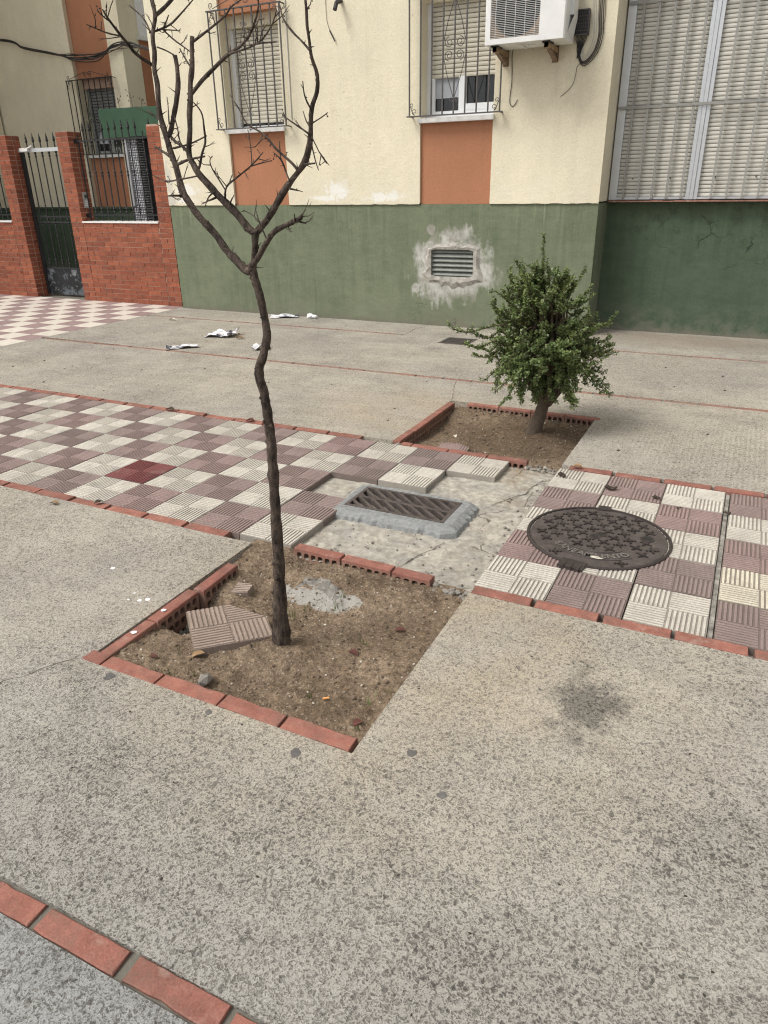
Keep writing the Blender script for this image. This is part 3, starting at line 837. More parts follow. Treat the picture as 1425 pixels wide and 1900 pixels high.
# windows with roller shutters
def slat_mesh(w, h, mat, t=.012):
    m = MB(); prof = [(0,0),(-t*.75,h*.12),(-t,h*.45),(-t*.75,h*.82),(0,h*.93)]
    vs_ = []
    for x in (-w/2, w/2): vs_ += [(x, p[0], p[1]) for p in prof]
    fs = [(k, 5+k, 6+k, k+1) for k in range(4)] + [(0,1,2,3,4), (9,8,7,6,5)]
    m.add(vs_, fs); me = m.mesh('shutter_slat', mat); return me
def spiral(c, r, turns, a0, sgn, Y, wr=.005, n=22):
    """flat scroll in the plane y = Y"""
    pts = []
    for k in range(n+1):
        t = k/n; rr = r*(1-.78*t); a = a0+sgn*t*turns*2*math.pi
        pts.append((c[0]+rr*math.cos(a), Y, c[1]+rr*math.sin(a)))
    return pts
def window(w, zs, ze, shut_z, slat, mat, yf, parent, label=None, boxh=.12, sash=True):
    f = MB(); y1 = yf+.06
    f.box(w[0], w[0]+.055, yf, y1, zs, ze-boxh); f.box(w[1]-.045, w[1], yf, y1, zs, ze-boxh)
    f.box(w[0]+.055, w[1]-.045, yf, y1, zs, zs+.04)
    fm_ = 'sash' if mat == 'shutter' else 'vent_paint'
    wn_ = part('window', f, fm_, parent, label=label, loc=((w[0]+w[1])/2, yf, zs))
    b = MB(); b.box(w[0], w[1], yf-.05, yf+.2, ze-boxh, ze); part('shutter_box', b, 'cream' if mat == 'shutter' else 'mortar_pale', wn_)
    me = slat_mesh(w[1]-w[0]-.10, slat, mat)
    z = shut_z
    while z < ze-boxh-.005:
        inst('shutter_slat', me, ((w[0]+w[1])/2+.005, yf+.022, z), wn_); z += slat
    g_ = MB(); g_.box(w[0]+.05, w[1]-.04, yf+.05, yf+.056, zs+.04, ze-boxh); part('pane', g_, 'glass', wn_)
    if shut_z > zs+.15:
        xm = (w[0]+w[1])/2
        s_ = MB()
        s_.box(xm-.05, xm+.03, yf+.012, yf+.048, zs+.05, shut_z+.02); s_.box(w[0]+.055, w[1]-.045, yf+.014, yf+.046, zs+.04, zs+.075); s_.box(xm+.03, w[1]-.045, yf+.010, yf+.049, zs+.075, zs+.135)
        s_.box(w[0]+.055, w[0]+.085, yf+.015, yf+.048, zs+.05, shut_z+.02); part('sash_frame', s_, fm_, wn_)
        b = MB(); b.box(w[0]+.086, xm-.051, yf+.047, yf+.049, zs+.20, shut_z+.02); part('inner_blind', b, 'blind', wn_)
    s_ = MB(); s_.box(w[0]-.015, w[1]+.015, CR-.035 if yf < 7 else yf-.2, yf+.02, zs-.045, zs); part('window_sill', s_, 'marble', wn_)
    return wn_
window(W1, SILL, HEAD, SILL+.07, .043, 'shutter', WALL+.17, bld, 'window with its cream roller shutter fully down')
window(W2, SILL, HEAD, 2.575, .043, 'shutter', WALL+.17, bld, 'window with its cream roller shutter half raised')

BAR = {}
def grille(x0, x1, z0, z1, Y, wallY, parent, mat='iron_grey', crown=True, nb=9, label=None):
    r = .0065
    fr = MB()
    fr.box(x0-.03, x1+.03, Y-.013, Y+.013, z0-.006, z0+.006)
    for x in (x0, x1): fr.box(x-.0066, x+.0066, Y-.0066, Y+.0066, z0, z1)
    fr.box(x0-.02, x1+.02, Y-.013, Y+.013, z1-.006, z1+.006)
    for x in (x0, x1):
        for z in (z0, z1): fr.box(x-.008, x+.008, Y+.013, wallY+.02, z-.005, z+.005)
    gr = part('window_grille', fr, mat, parent, label=label, loc=((x0+x1)/2, Y, z0))
    key = (round(z1-z0, 3), mat)
    if key not in BAR:
        m = MB(); m.box(-r, r, -r, r, .006, z1-z0-.006); BAR[key] = m.mesh('bar', mat)
    for k in range(1, nb-1): inst('bar', BAR[key], (x0+(x1-x0)*k/(nb-1), Y, z0), gr)
    pt = (x1-x0)/(nb-1); xc = x0+pt*(nb//2); zc = z0+(z1-z0)*.49; sc = MB(); h = (z1-z0)*.31; yy = Y-.004
    for s in (-1, 1):
        for v in (-1, 1):
            sc.tube(spiral((xc+s*pt*.47, zc+v*.055), .05, 1.5, R(90*v), -s*v, yy), .0042, 5)
            sc.tube([(xc+s*pt*.95, yy, zc+v*.06), (xc+s*pt*.62, yy, zc+v*(.06+h*.45)), (xc+s*.006, yy, zc+v*(.06+h))], .0042, 5)
            sc.tube(spiral((xc+s*.026, zc+v*(.075+h)), .024, 1.3, R(180) if s > 0 else 0, v*s*-1, yy, n=14), .0036, 5)
        xb = x0 if s < 0 else x1
        sc.tube([(xb-s*.06, yy, z0+.012), (xb-s*.03, yy, z0+.05), (xb-s*.012, yy, z0+.10)], .004, 5)
        sc.tube(spiral((xb-s*.06, z0+.045), .032, 1.2, R(-90), s, yy, n=14), .0036, 5)
        sc.tube(spiral((xb-s*.03, z0+.105), .026, 1.2, R(-60), s, yy, n=14), .0036, 5)
        sc.tube([(xb-s*.075, yy, z1-.015), (xb-s*.03, yy, z1-.06), (xb-s*.008, yy, z1-.13)], .004, 5)
        sc.tube(spiral((xb-s*.065, z1-.05), .032, 1.2, R(90), -s, yy, n=14), .0036, 5)
        sc.tube(spiral((xb-s*.03, z1-.115), .026, 1.2, R(60), -s, yy, n=14), .0036, 5)
    part('scrollwork', sc, mat, gr, kind='stuff')
    if crown:
        cr = MB()
        for s in (-1, 1):
            cr.tube(spiral((xc+s*.05, z1+.065), .048, 1.6, R(180) if s > 0 else 0, -s, yy), .0045, 5)
            cr.tube([(xc+s*.06, yy, z1+.112), (xc+s*.16, yy, z1+.09), (xc+s*((x1-x0)*.42), yy, z1+.02)], .0045, 5)
            cr.tube(spiral((xc+s*(x1-x0)*.44, z1+.05), .034, 1.3, R(-90), s, yy, n=16), .004, 5)
        part('crown_scroll', cr, mat, gr, kind='stuff')
    return gr
grille(-4.125, -3.145, 2.19, 3.39, WALL-.12, WALL, bld, label='grey iron window grille with scrolls over the closed shutter')
grille(-1.575, -.570, 2.205, 3.40, WALL-.11, WALL, bld, label='grey iron window grille with scrolls beside the cooling unit')

# wide shuttered window in the recess
RY = 6.05
f = MB()
f.box(CORNER+.015, .592, RY, RY+.06, 1.362, 5.2); f.box(1.276, 1.312, RY-.004, RY+.06, 1.362, 5.2); f.box(1.315, 1.350, RY-.012, RY+.06, 1.362, 5.2); f.box(1.353, 1.388, RY-.004, RY+.06, 1.362, 5.2)
f.box(2.06, 2.14, RY, RY+.06, 1.362, 5.2); f.box(2.82, 2.90, RY, RY+.06, 1.362, 5.2)
for a, b in ((.592,1.276),(1.388,2.06),(2.14,2.82)): f.box(a, b, RY+.002, RY+.05, 1.364, 1.385)
wide = part('window', f, 'aluminium', bld, label='wide window with closed grey shutters behind vertical bars', loc=(1.3, RY, 1.36))
for a, b in ((.592,1.276),(1.388,2.06),(2.14,2.82)):
    me = slat_mesh(b-a, .037, 'shutter_grey', .010); z = 1.386
    while z < 4.6:
        inst('shutter_slat', me, ((a+b)/2, RY+.045, z), wide); z += .037
    for k in range(2):
        m = MB(); x = a+.14+k*.37; m.tube([(x, RY+.045, 1.565), (x, RY+.015, 1.563)], .007, 8); part('shutter_stop', m, 'iron_grey', wide, label='small dark rubber stop')
bme = MB(); bme.box(-.0105, .0105, -.010, .010, 0, 3.4); bme = bme.mesh('bar', 'bar_paint')
for k in range(16):
    x = .661+.1425*k
    if 1.25 < x < 1.30: x = 1.236
    if x > 2.8: break
    if 1.30 < x < 1.45: continue
    inst('bar', bme, (x, RY-.012, 1.37), wide)
m = MB()
for z in (2.215, 3.1): m.box(CORNER+.02, 2.9, RY-.030, RY-.021, z-.012, z+.012)
part('cross_bar', m, 'bar_paint', wide)
m = MB()
for k in range(24):
    x = CORNER+.02+k*.11; m.box(x, x+.112, RY-.06+rng.uniform(-.006,.012), REC+.2, 1.340, 1.353+rng.uniform(-.003,.004))
part('sill_course', m, 'brick_dusty', wide)
m = MB(); m.box(.45, 9, REC+.1, REC+.24, 1.34, TOPZ); part('back_wall', m, 'cream', bld)
m = MB(); m.box(2.9, 9, RY+.02, REC+.11, 1.342, TOPZ-.03); part('render_panel', m, 'cream', bld)
# thin metal angle on the right jamb of the left window
m = MB(); m.tube([(-3.125, CR-.008, 2.26), (-3.12, CR-.008, 4.5)], .006, 6)
solo('cable_conduit', m, 'cable_white', 'thin pale conduit running up the wall right of the left barred window', 'conduit', (-3.12, CR, 2.26))

# ------------------------------------------------------------------ outdoor cooling unit
AX0, AX1, AY0, AY1, AZ0, AZ1 = -.628, .109, 5.17, 5.53, 2.735, 3.285
ac = thing('air_conditioner', ((AX0+AX1)/2, AY1, AZ0), 'white air conditioner outdoor unit on brackets beside the right barred window', 'air conditioner')
GX0, GX1, GZ0, GZ1 = AX0+.04, AX0+.51, AZ0+.045, AZ1-.03
m = MB()
for x0, x1, z0, z1 in ((AX0,GX0,AZ0,AZ1),(GX1,AX1,AZ0,AZ1),(GX0,GX1,AZ0,GZ0),(GX0,GX1,GZ1,AZ1)):
    m.add([(x0,AY0,z0),(x1,AY0,z0),(x1,AY0,z1),(x0,AY0,z1)], [(0,1,2,3)])
b = .012
m.add([(AX0,AY0,AZ0),(AX1,AY0,AZ0),(AX1+b,AY0+b,AZ0),(AX1+b,AY1,AZ0),(AX0-b,AY1,AZ0),(AX0-b,AY0+b,AZ0),(AX0,AY0,AZ1),(AX1,AY0,AZ1),(AX1+b,AY0+b,AZ1),(AX1+b,AY1,AZ1),(AX0-b,AY1,AZ1),(AX0-b,AY0+b,AZ1)],
      [(5,4,3,2,1,0),(6,7,8,9,10,11),(1,2,8,7),(2,3,9,8),(3,4,10,9),(4,5,11,10),(5,0,6,11)])
m.add([(GX0,AY0,GZ0),(GX1,AY0,GZ0),(GX1,AY0,GZ1),(GX0,AY0,GZ1),(GX0,AY0+.025,GZ0),(GX1,AY0+.025,GZ0),(GX1,AY0+.025,GZ1),(GX0,AY0+.025,GZ1)], [(0,1,5,4)[::-1],(1,2,6,5)[::-1],(2,3,7,6)[::-1],(3,0,4,7)[::-1]])
# shroud plate with a round fan opening
cx, cz, rr = (GX0+GX1)/2, (GZ0+GZ1)/2, .234
K = 32; outer = []; inner = []
for k in range(K):
    t = 2*math.pi*k/K; c_, s_ = math.cos(t), math.sin(t)
    e = min((GX1-GX0)/2/max(1e-6,abs(c_)), (GZ1-GZ0)/2/max(1e-6,abs(s_)))
    outer.append((cx+c_*e, AY0+.025, cz+s_*e)); inner.append((cx+c_*rr, AY0+.025, cz+s_*rr))
deep = [(v[0], AY0+.14, v[2]) for v in inner]
shroud = MB(); shroud.add(outer+inner+deep, [(k,(k+1)%K,K+(k+1)%K,K+k) for k in range(K)]+[(K+k,K+(k+1)%K,2*K+(k+1)%K,2*K+k) for k in range(K)])
body = part('body', m, 'unit_body', ac)
part('fan_shroud', shroud, 'wood_weathered', ac)
m = MB(); m.tube([(cx,AY0+.139,cz),(cx,AY0+.145,cz)], .24, 24); part('fan_well', m, 'black_plastic', ac)
m = MB()
for k in range(3):
    a = R(20+120*k); vs_ = []
    for t in range(7):
        an = a+R(75)*t/6; yo = AY0+.07+.05*t/6
        vs_ += [(cx+.05*math.cos(an), yo, cz+.05*math.sin(an)), (cx+.21*math.cos(an), yo, cz+.21*math.sin(an))]
    m.add(vs_, [(2*t,2*t+1,2*t+3,2*t+2) for t in range(6)])
m.tube([(cx,AY0+.05,cz),(cx,AY0+.13,cz)], .055, 14); part('fan', m, 'black_plastic', ac)
m = MB(); nz = 34
for k in range(nz):
    z = GZ0+(GZ1-GZ0)*(k+.5)/nz; m.box(GX0, GX1, AY0-.002, AY0+.004, z-.0013, z+.0013)
for k in range(5):
    x = GX0+(GX1-GX0)*(k+.5)/5; m.box(x-.0022, x+.0022, AY0+.009, AY0+.014, GZ0, GZ1)
part('fan_guard', m, 'unit_body', ac)
m = MB(); m.box(AX1-.02, AX1+.045, AY0+.16, AY1-.04, AZ0+.20, AZ1-.08); m.add([(AX1+.013,AY0+.10,AZ0+.06),(AX1+.013,AY1-.02,AZ0+.03),(AX1+.05,AY1-.05,AZ0+.20),(AX1+.05,AY0+.17,AZ0+.20)], [(0,1,2,3)])
part('valve_cover', m, 'unit_body', ac)
m = MB(); m.box(AX0+.3, AX0+.32, AY0+.1, AY0+.3, AZ0-.012, AZ0-.001); m.lathe((AX0+.40, AY0+.17, AZ0-.012), [(.03,0),(.03,.011)], 12); part('base_ribs', m, 'unit_body', ac)
for x in (-.555, -.055):
    br = MB()
    br.box(x-.022, x+.022, AY0+.06, WALL-.02, AZ0-.052, AZ0-.012); br.box(x-.02, x+.02, AY0+.06, AY0+.075, AZ0-.06, AZ0-.004)
    bk = part('bracket', br, 'wood_weathered', ac, label='rusty brown support bracket')
    b2 = MB(); b2.box(x-.03, x+.03, WALL-.022, WALL-.018+.002, AZ0-.13, AZ0+.02)
    b2.add([(x-.02,WALL-.022,AZ0-.125),(x+.02,WALL-.022,AZ0-.125),(x+.02,AY0+.16,AZ0-.055),(x-.02,AY0+.16,AZ0-.055),(x-.02,WALL-.022,AZ0-.10),(x+.02,WALL-.022,AZ0-.10),(x+.02,AY0+.19,AZ0-.052),(x-.02,AY0+.19,AZ0-.052)],
           [(3,2,1,0),(4,5,6,7),(0,1,5,4),(1,2,6,5),(2,3,7,6),(3,0,4,7)])
    part('brace', b2, 'iron_rust', bk)
    b3 = MB(); b3.box(x-.04, x+.035, AY0+.05, AY0+.20, AZ0-.012, AZ0-.002); part('rubber_pad', b3, 'black_plastic', bk)

# junction box, cables
jb = thing('junction_box', (.18, CR, 2.80), 'black meshed telephone junction box on the cream wall beside the cooling unit', 'junction box')
m = MB(); m.box(.125, .25, CR-.05, CR, 2.805, 3.005); part('case', m, 'black_plastic', jb)
m = MB()
for k in range(7):
    m.tube([(.128+.018*k, CR-.056, 2.83), (.128+.018*k, CR-.056, 2.99)], .003, 5)
for k in range(6): m.tube([(.125, CR-.058, 2.84+.028*k), (.25, CR-.058, 2.835+.03*k)], .003, 5)
m.box(.12, .255, CR-.06, CR-.05, 2.998, 3.008); m.box(.12, .255, CR-.06, CR-.05, 2.80, 2.812); m.box(.246, .256, CR-.06, CR-.05, 2.80, 3.0)
part('lattice_cover', m, 'iron_grey', jb)
m = MB()
for k in range(9):
    x = .135+.013*k; m.tube([(x, CR-.02, 2.806), (x-.002+.004*(4-k)*.2, CR-.03, 2.77), (.165+.004*k, CR-.018, 2.70), (.155+.004*k, CR-.012, 2.62+.004*k)], .0035, 5)
part('tail_wires', m, 'cable_black', jb)
def cable(pts, r, sub=6, seg=5):
    m = MB(); sp = smooth_path([(*p, r) for p in pts], sub); return m.tube([s[:3] for s in sp], [s[3] for s in sp], seg)
cb = thing('cable_loop', (.33, CR, 2.6), 'loop of black and white cables hanging right of the junction box', 'cable')
for nm, mt, off in (('cable', 'cable_black', .012), ('cable', 'cable_black', .005), ('cable', 'cable_white', -.004), ('cable', 'cable_white', -.014), ('cable', 'cable_black', .020), ('cable', 'cable_white', -.024), ('cable', 'cable_brown', .0)):
    o = off*1.7
    part(nm, cable([(.31+o*2, CR-.012, 3.6), (.31+o*1.8+.012*math.sin(o*300), CR-.014, 3.25), (.330+o*1.2, CR-.02, 2.95), (.343+o*1.2, CR-.015, 2.80), (.315+o, CR-.015, 2.68-o*.6), (.255+o*.4, CR-.015, 2.605-o*1.0), (.205, CR-.012, 2.60-o), (.180-o*.8, CR-.010, 2.68), (.172-o*.5, CR-.012, 2.76)], .0042), mt, cb)
part('cable', cable([(.342, CR-.01, 3.6), (.375, CR-.01, 3.1), (.385, CR-.008, 2.92), (.36, CR-.008, 2.80)], .002), 'cable_brown', cb)
solo('loose_wire', cable([(.225, CR-.012, 2.60), (.165, CR-.006, 2.555), (.158, CR-.006, 2.50), (.140, CR-.006, 2.42), (.11, CR-.006, 2.375), (.06, CR-.006, 2.335), (.028, CR-.02, 2.31)], .0025), 'cable_brown', 'thin brown wire dangling below the loop of cables', 'wire', (.15, CR, 2.5))
solo('drain_tube', cable([(-.43, CR-.05, 2.80), (-.488, CR-.012, 2.72), (-.484, CR-.006, 2.55), (-.482, CR-.006, 2.45), (-.492, CR-.006, 2.36), (-.49, CR-.006, 2.28), (-.462, CR-.006, 2.252), (-.435, CR-.006, 2.27), (-.41, CR-.008, 2.31)], .0035), 'cable_black', 'thin black hooked wire hanging below the cooling unit', 'wire', (-.48, CR, 2.4))
solo('loose_wire', cable([(-2.61, CR-.01, 3.7), (-2.606, CR-.006, 3.40), (-2.604, CR-.006, 3.22), (-2.585, CR-.006, 3.13), (-2.56, CR-.012, 3.08)], .0022), 'cable_brown', 'thin wire with a black end hanging between the two barred windows', 'wire', (-2.6, CR, 3.2))
m = MB(); m.tube([(-2.565, CR-.012, 3.085), (-2.50, CR-.02, 2.98)], .007, 6); solo('wire_connector', m, 'cable_black', 'black connector at the end of the wire between the barred windows', 'connector', (-2.53, CR, 3.03))
m = MB(); m.tube([(-2.415, CR, 3.34), (-2.42, CR-.10, 3.31)], .02, 10); m.tube([(-2.42, CR-.099, 3.31), (-2.42, CR-.14, 3.24)], .022, 10); solo('wall_pipe', m, 'cable_black', 'short dark drain pipe poking from the wall between the barred windows', 'pipe', (-2.415, CR, 3.32))

# ------------------------------------------------------------------ rear wing behind the courtyard
BY = 8.6; DZ = 1.255
rear = thing('rear_building', (-9.5, BY, 0), 'cream rear wing with orange window strip seen above the brick gate', 'building')
m = MB(); m.box(-20, -9.62, BY, BY+.4, DZ+.002, TOPZ); part('render_panel', m, 'cream', rear)
m = MB(); m.box(-9.93, -9.62, BY-.03, BY-.001, DZ+.002, TOPZ); part('pilaster', m, 'cream', rear)
m = MB(); m.box(-8.73, -8.40, BY-.01, BY+.4, DZ+.002, TOPZ); part('pilaster', m, 'cream', rear)
m = MB(); m.box(-20, -8.40, BY+.01, BY+.4, -.1, DZ); m.box(-20, -8.395, BY-.03, BY+.012, DZ-.03, DZ+.004); part('plinth', m, 'green_recess', rear)
m = MB(); m.box(-9.62, -8.73, BY+.05, BY+.4, DZ+.003, 2.10); m.box(-9.62, -8.73, BY+.05, BY+.4, 3.40, TOPZ); part('spandrel_panel', m, 'terracotta', rear)
window((-9.62, -8.73), 2.15, 3.40, 2.55, .05, 'shutter_dark', BY+.20, rear, 'window with dark grey shutter behind a black scrolled grille', boxh=.16)
grille(-9.74, -8.66, 2.16, 3.36, BY-.12, BY, rear, 'iron_black', label='black iron window grille with scrolls behind the courtyard wall')
m = MB(); m.box(-9.4, -5.0, 12.0, 12.3, -.1, TOPZ); part('far_wall', m, 'cream', rear)
m = MB(); m.box(-8.72, -8.402, BY+.401, 12.0, -.1, TOPZ-.01); part('side_wall', m, 'cream', rear)
m = MB(); m.box(-8.45, -8.392, 9.02, 9.9, DZ, 3.95); part('spandrel_panel', m, 'terracotta', rear)
m = MB(); m.box(-8.45, -8.33, 8.99, 9.93, 3.952, 4.01); part('window_sill', m, 'marble', rear)
m = MB(); m.box(-8.45, -8.37, 9.04, 9.88, 4.012, 5.4); part('window', m, 'sash', rear)
# porch with green canopy and patterned tile
po = thing('porch', (-7.2, 7.4, 0), 'green canopy and grey patterned tile entrance inside the courtyard', 'porch')
m = MB(); m.add([(-7.78,7.2,2.31),(-6.3,7.2,2.31),(-6.3,7.2,2.70),(-7.78,7.2,2.72),(-7.78,9.0,2.35),(-6.3,9.0,2.35),(-6.3,9.0,2.74),(-7.78,9.0,2.76)],
      [(0,1,2,3),(7,6,5,4),(0,4,5,1),(3,2,6,7),(0,3,7,4),(1,5,6,2)]); part('canopy', m, 'canopy', po)
m = MB(); m.box(-7.42, -7.16, 7.3, 7.6, 0, 2.30); part('tiled_pillar', m, 'porch_tile', po)
m = MB(); m.box(-7.03, -6.2, 7.5, 7.75, 0, 2.30); part('tiled_wall', m, 'porch_tile', po)
m = MB(); m.box(-7.155, -7.035, 7.45, 7.5, 0, 2.29); part('door', m, 'iron_black', po)
m = MB(); m.box(-7.425, -7.36, 7.27, 7.299, 1.30, 2.28); part('aluminium_post', m, 'aluminium', po)
def weed(x, y, z, h, seed):
    q = random.Random(seed); m = MB(); top = (x+q.uniform(-.05,.05), y, z+h)
    m.tube([(x,y,z),top], .003, 4)
    for k in range(5):
        t = .4+.6*k/5; c = (x+(top[0]-x)*t, y, z+h*t); d = (q.uniform(-.07,.07), q.uniform(-.03,.03), q.uniform(0,.06))
        m.tube([c,(c[0]+d[0],c[1]+d[1],c[2]+d[2])], .002, 4)
        m.add([(c[0]+d[0]-.015,c[1]+d[1],c[2]+d[2]),(c[0]+d[0],c[1]+d[1],c[2]+d[2]-.012),(c[0]+d[0]+.015,c[1]+d[1],c[2]+d[2]),(c[0]+d[0],c[1]+d[1],c[2]+d[2]+.016)], [(0,1,2,3)])
    return m
for k, (x, h, lb) in enumerate(((-7.35,.15,'small dry weed at the left on top of the green canopy'),(-7.08,.21,'tallest of the dry weeds on top of the green canopy'),(-6.9,.09,'tiny dry weed at the right on top of the green canopy'))):
    solo('weed', weed(x, 7.24, 2.71, h, k+3), 'cable_brown', lb, 'weed', (x, 7.24, 2.71), 'weeds on the canopy')
# sagging bundle of cables on the rear wing
wb = thing('cable_bundle', (-9.5, BY-.08, 3.6), 'sagging bundle of black cables strung along the rear wing', 'cables')
q = random.Random(11)
for k in range(9):
    o = lambda s=.03: q.uniform(-s, s)
    part('cable', cable([(-14.5, BY-.07, 4.4+o()), (-11.36, BY-.07, 4.13+o(.02)), (-10.7, BY-.08, 3.95+o(.015)), (-9.9, BY-.08, 3.79+o(.015)), (-9.45, BY-.09+o(.02), 3.69+o(.07)), (-8.9, BY-.09+o(.02), 3.70+o(.09)), (-8.55, BY-.06, 3.79+o(.05)), (-8.2, BY-.02, 3.81+o(.05)), (-7.7, BY-.02, 3.68+o(.03)), (-6.4, BY-.4, 3.3)], .007+.003*q.random()), ('cable_black','cable_brown','cable_black')[k % 3], wb)

# unseen wing added on the left to keep light off the courtyard
lw = thing('shade_wing', (-13, 6, 0), 'cream wing closing the courtyard on the far left, beyond the picture edge', 'building')
m = MB(); m.box(-20, -11.75, 3.6, BY-.05, DZ, TOPZ); part('render_panel', m, 'cream', lw)
m = MB(); m.box(-20, -11.75, 3.61, BY-.05, -.1, DZ-.002); part('plinth', m, 'green_recess', lw)

# ------------------------------------------------------------------ brick boundary wall, pillars, gate
BF = 5.72; CH = .0657; BRL = .24
def brick_piece(L, H=.0565, D=.11, seed=0):
    r = random.Random(seed); m = MB(); j = lambda: r.uniform(-.0012, .0012)
    m.box(0, L, 0, D, 0, H); m.v = [(v[0]+j(), v[1]+j(), v[2]+j()) for v in m.v]
    return m.mesh('brick', 'brick_wall')
BK = {}
def bmesh_for(L, k):
    key = (round(L, 3), k)
    if key not in BK: BK[key] = brick_piece(L-.009, seed=hash(key) % 1000)
    return BK[key]
def brick_face(parent, x0, x1, y, z0, z1, shift=0):
    n = int(round((z1-z0)/CH))
    for c in range(n):
        z = z0+c*CH; x = x0 - (BRL/2 if (c+shift) % 2 else 0)
        while x < x1-.01:
            a, b = max(x, x0), min(x+BRL, x1)
            if b-a > .02: inst('brick', bmesh_for(b-a, rng.randrange(3)), (a+.0045, y+rng.uniform(-.002,.002), z+.0045), parent)
            x += BRL
def pillar(x0, x1, z1, label, side=True, depth=.24, z0=0.0):
    p = thing('brick_pillar', ((x0+x1)/2, BF, 0), label, 'pillar', 'brick gate pillars')
    m = MB(); m.box(x0+.006, x1-.006, BF+.006, BF+depth-.006, 0, z1); part('mortar', m, 'mortar_pale', p)
    brick_face(p, x0, x1, BF, z0, z1, 0)
    if side:
        n = int(round((z1-z0)/CH))
        for c in range(n):
            z = z0+c*CH
            for y0, y1 in (((BF+.112, BF+depth),) if c % 2 else ((BF+.112, BF+.112+.01),)):
                pass
            segs = ((BF+.115, BF+depth),) if c % 2 == 0 else ((BF+.115, BF+.165), (BF+.165, BF+depth))
            for a, b in segs:
                if b-a < .03: continue
                key = ('s', round(b-a, 3))
                if key not in BK:
                    mm = MB(); mm.box(0, .03, 0, b-a-.009, 0, .0565); BK[key] = mm.mesh('brick', 'brick_wall')
                inst('brick', BK[key], (x1-.0305+rng.uniform(-.001,.0015), a+.0045, z+.0045), p)
    return p
pR = pillar(-5.485, -5.245, 2.32, 'red brick pillar joining the green painted wall of the building', side=True)
pG = pillar(-7.172, -6.932, 2.30, 'red brick gate pillar carrying the metal intercom')
pL = pillar(-8.445, -8.205, 2.30, 'red brick gate pillar left of the black iron gate')
def low_wall(x0, x1, label, zt=1.11):
    w = thing('brick_wall', ((x0+x1)/2, BF, 0), label, 'wall', 'low brick walls')
    m = MB(); m.box(x0, x1, BF+.006, BF+.234, 0, zt); part('mortar', m, 'mortar_pale', w)
    brick_face(w, x0, x1, BF, 0, zt, 1)
    m = MB(); m.box(x0+.002, x1-.002, BF-.012, BF+.25, zt, zt+.022); part('coping', m, 'marble', w)
    return w
low_wall(-6.932, -5.485, 'low red brick wall under the black railing, white coping on top')
low_wall(-10.4, -8.445, 'low red brick wall at the left edge, left of the gate')
m = MB(); m.box(BLD_L-.1, BLD_L+.05, BF+.02, BF+.3, 0, 2.3)

# wrought bars with collars and spear tips
SPEAR = [(.007,0),(.011,.012),(.007,.024),(.013,.036),(.018,.05),(.020,.062),(.013,.075),(.017,.085),(.012,.10),(.007,.125),(.001,.165)]
COLLAR = [(.007,0),(.012,.008),(.008,.018),(.015,.030),(.016,.045),(.009,.058),(.013,.068),(.018,.085),(.012,.10),(.007,.112)]
def wrought_bar(z0, z1, collars, name='bar', mat='iron_black', tip=True):
    m = MB(); m.box(-.0065, .0065, -.0065, .0065, 0, z1-z0)
    for c in collars: m.lathe((0,0,c-z0), COLLAR, 7)
    if tip: m.lathe((0,0,z1-z0-.002), SPEAR, 7)
    return m.mesh(name, mat)
rail_y = BF+.125
rl = thing('iron_railing', (-6.2, rail_y, 1.13), 'black wrought iron railing with spear tips on the low brick wall', 'railing')
for za, zb in ((2.17, 2.19), (1.205, 1.22)):
    m = MB(); m.box(-6.93, -5.49, rail_y-.014, rail_y+.014, za, zb); part('rail', m, 'iron_black', rl)
wb1 = wrought_bar(1.13, 2.26, (1.21, 1.69, 2.08)); wb2 = wrought_bar(1.13, 2.26, (1.21, 1.69, 2.08), tip=False)
for k in range(12): inst('bar', wb2 if k in (0, 10) else wb1, (-6.88+.121*k, rail_y, 1.13), rl)
m = MB(); m.box(-6.95, -6.925, rail_y-.03, rail_y+.03, 2.15, 2.21); m.box(-6.95, -6.925, rail_y-.03, rail_y+.03, 1.18, 1.23); part('wall_fixing', m, 'iron_black', rl)
rl2 = thing('iron_railing', (-9.2, rail_y, 1.13), 'black wrought iron railing at the left edge beside the gate pillar', 'railing')
for za, zb in ((2.17, 2.19), (1.205, 1.22)):
    m = MB(); m.box(-10.4, -8.45, rail_y-.014, rail_y+.014, za, zb); part('rail', m, 'iron_black', rl2)
for k in range(8): inst('bar', wb1, (-8.55-.121*k, rail_y, 1.13), rl2)
gy = BF+.21
gt = thing('iron_gate', (-7.69, gy, 0), 'tall black iron gate with spear tips and flaking kick panel', 'gate')
m = MB(); m.box(-8.195, -8.14, gy-.02, gy+.02, .03, 2.10); m.box(-7.235, -7.18, gy-.02, gy+.02, .03, 2.10)
m.box(-8.14, -7.235, gy-.015, gy+.015, 1.175, 1.195); m.box(-8.14, -7.235, gy-.015, gy+.015, 1.095, 1.115); m.box(-8.14, -7.235, gy-.015, gy+.015, .42, .445)
part('frame', m, 'iron_black', gt)
m = MB(); m.box(-8.14, -7.235, gy-.006, gy+.006, .03, .42); part('kick_panel', m, 'gate_panel', gt, label='kick panel with flaking black paint')
wb3 = wrought_bar(.445, 2.17, (.46, 1.06, 1.98))
for k in range(6): inst('bar', wb3, (-8.035+.145*k, gy, .445), gt)
m = MB(); m.box(-8.21, -7.17, gy-.035, gy-.018, 2.075, 2.125); part('top_bar', m, 'aluminium', gt)
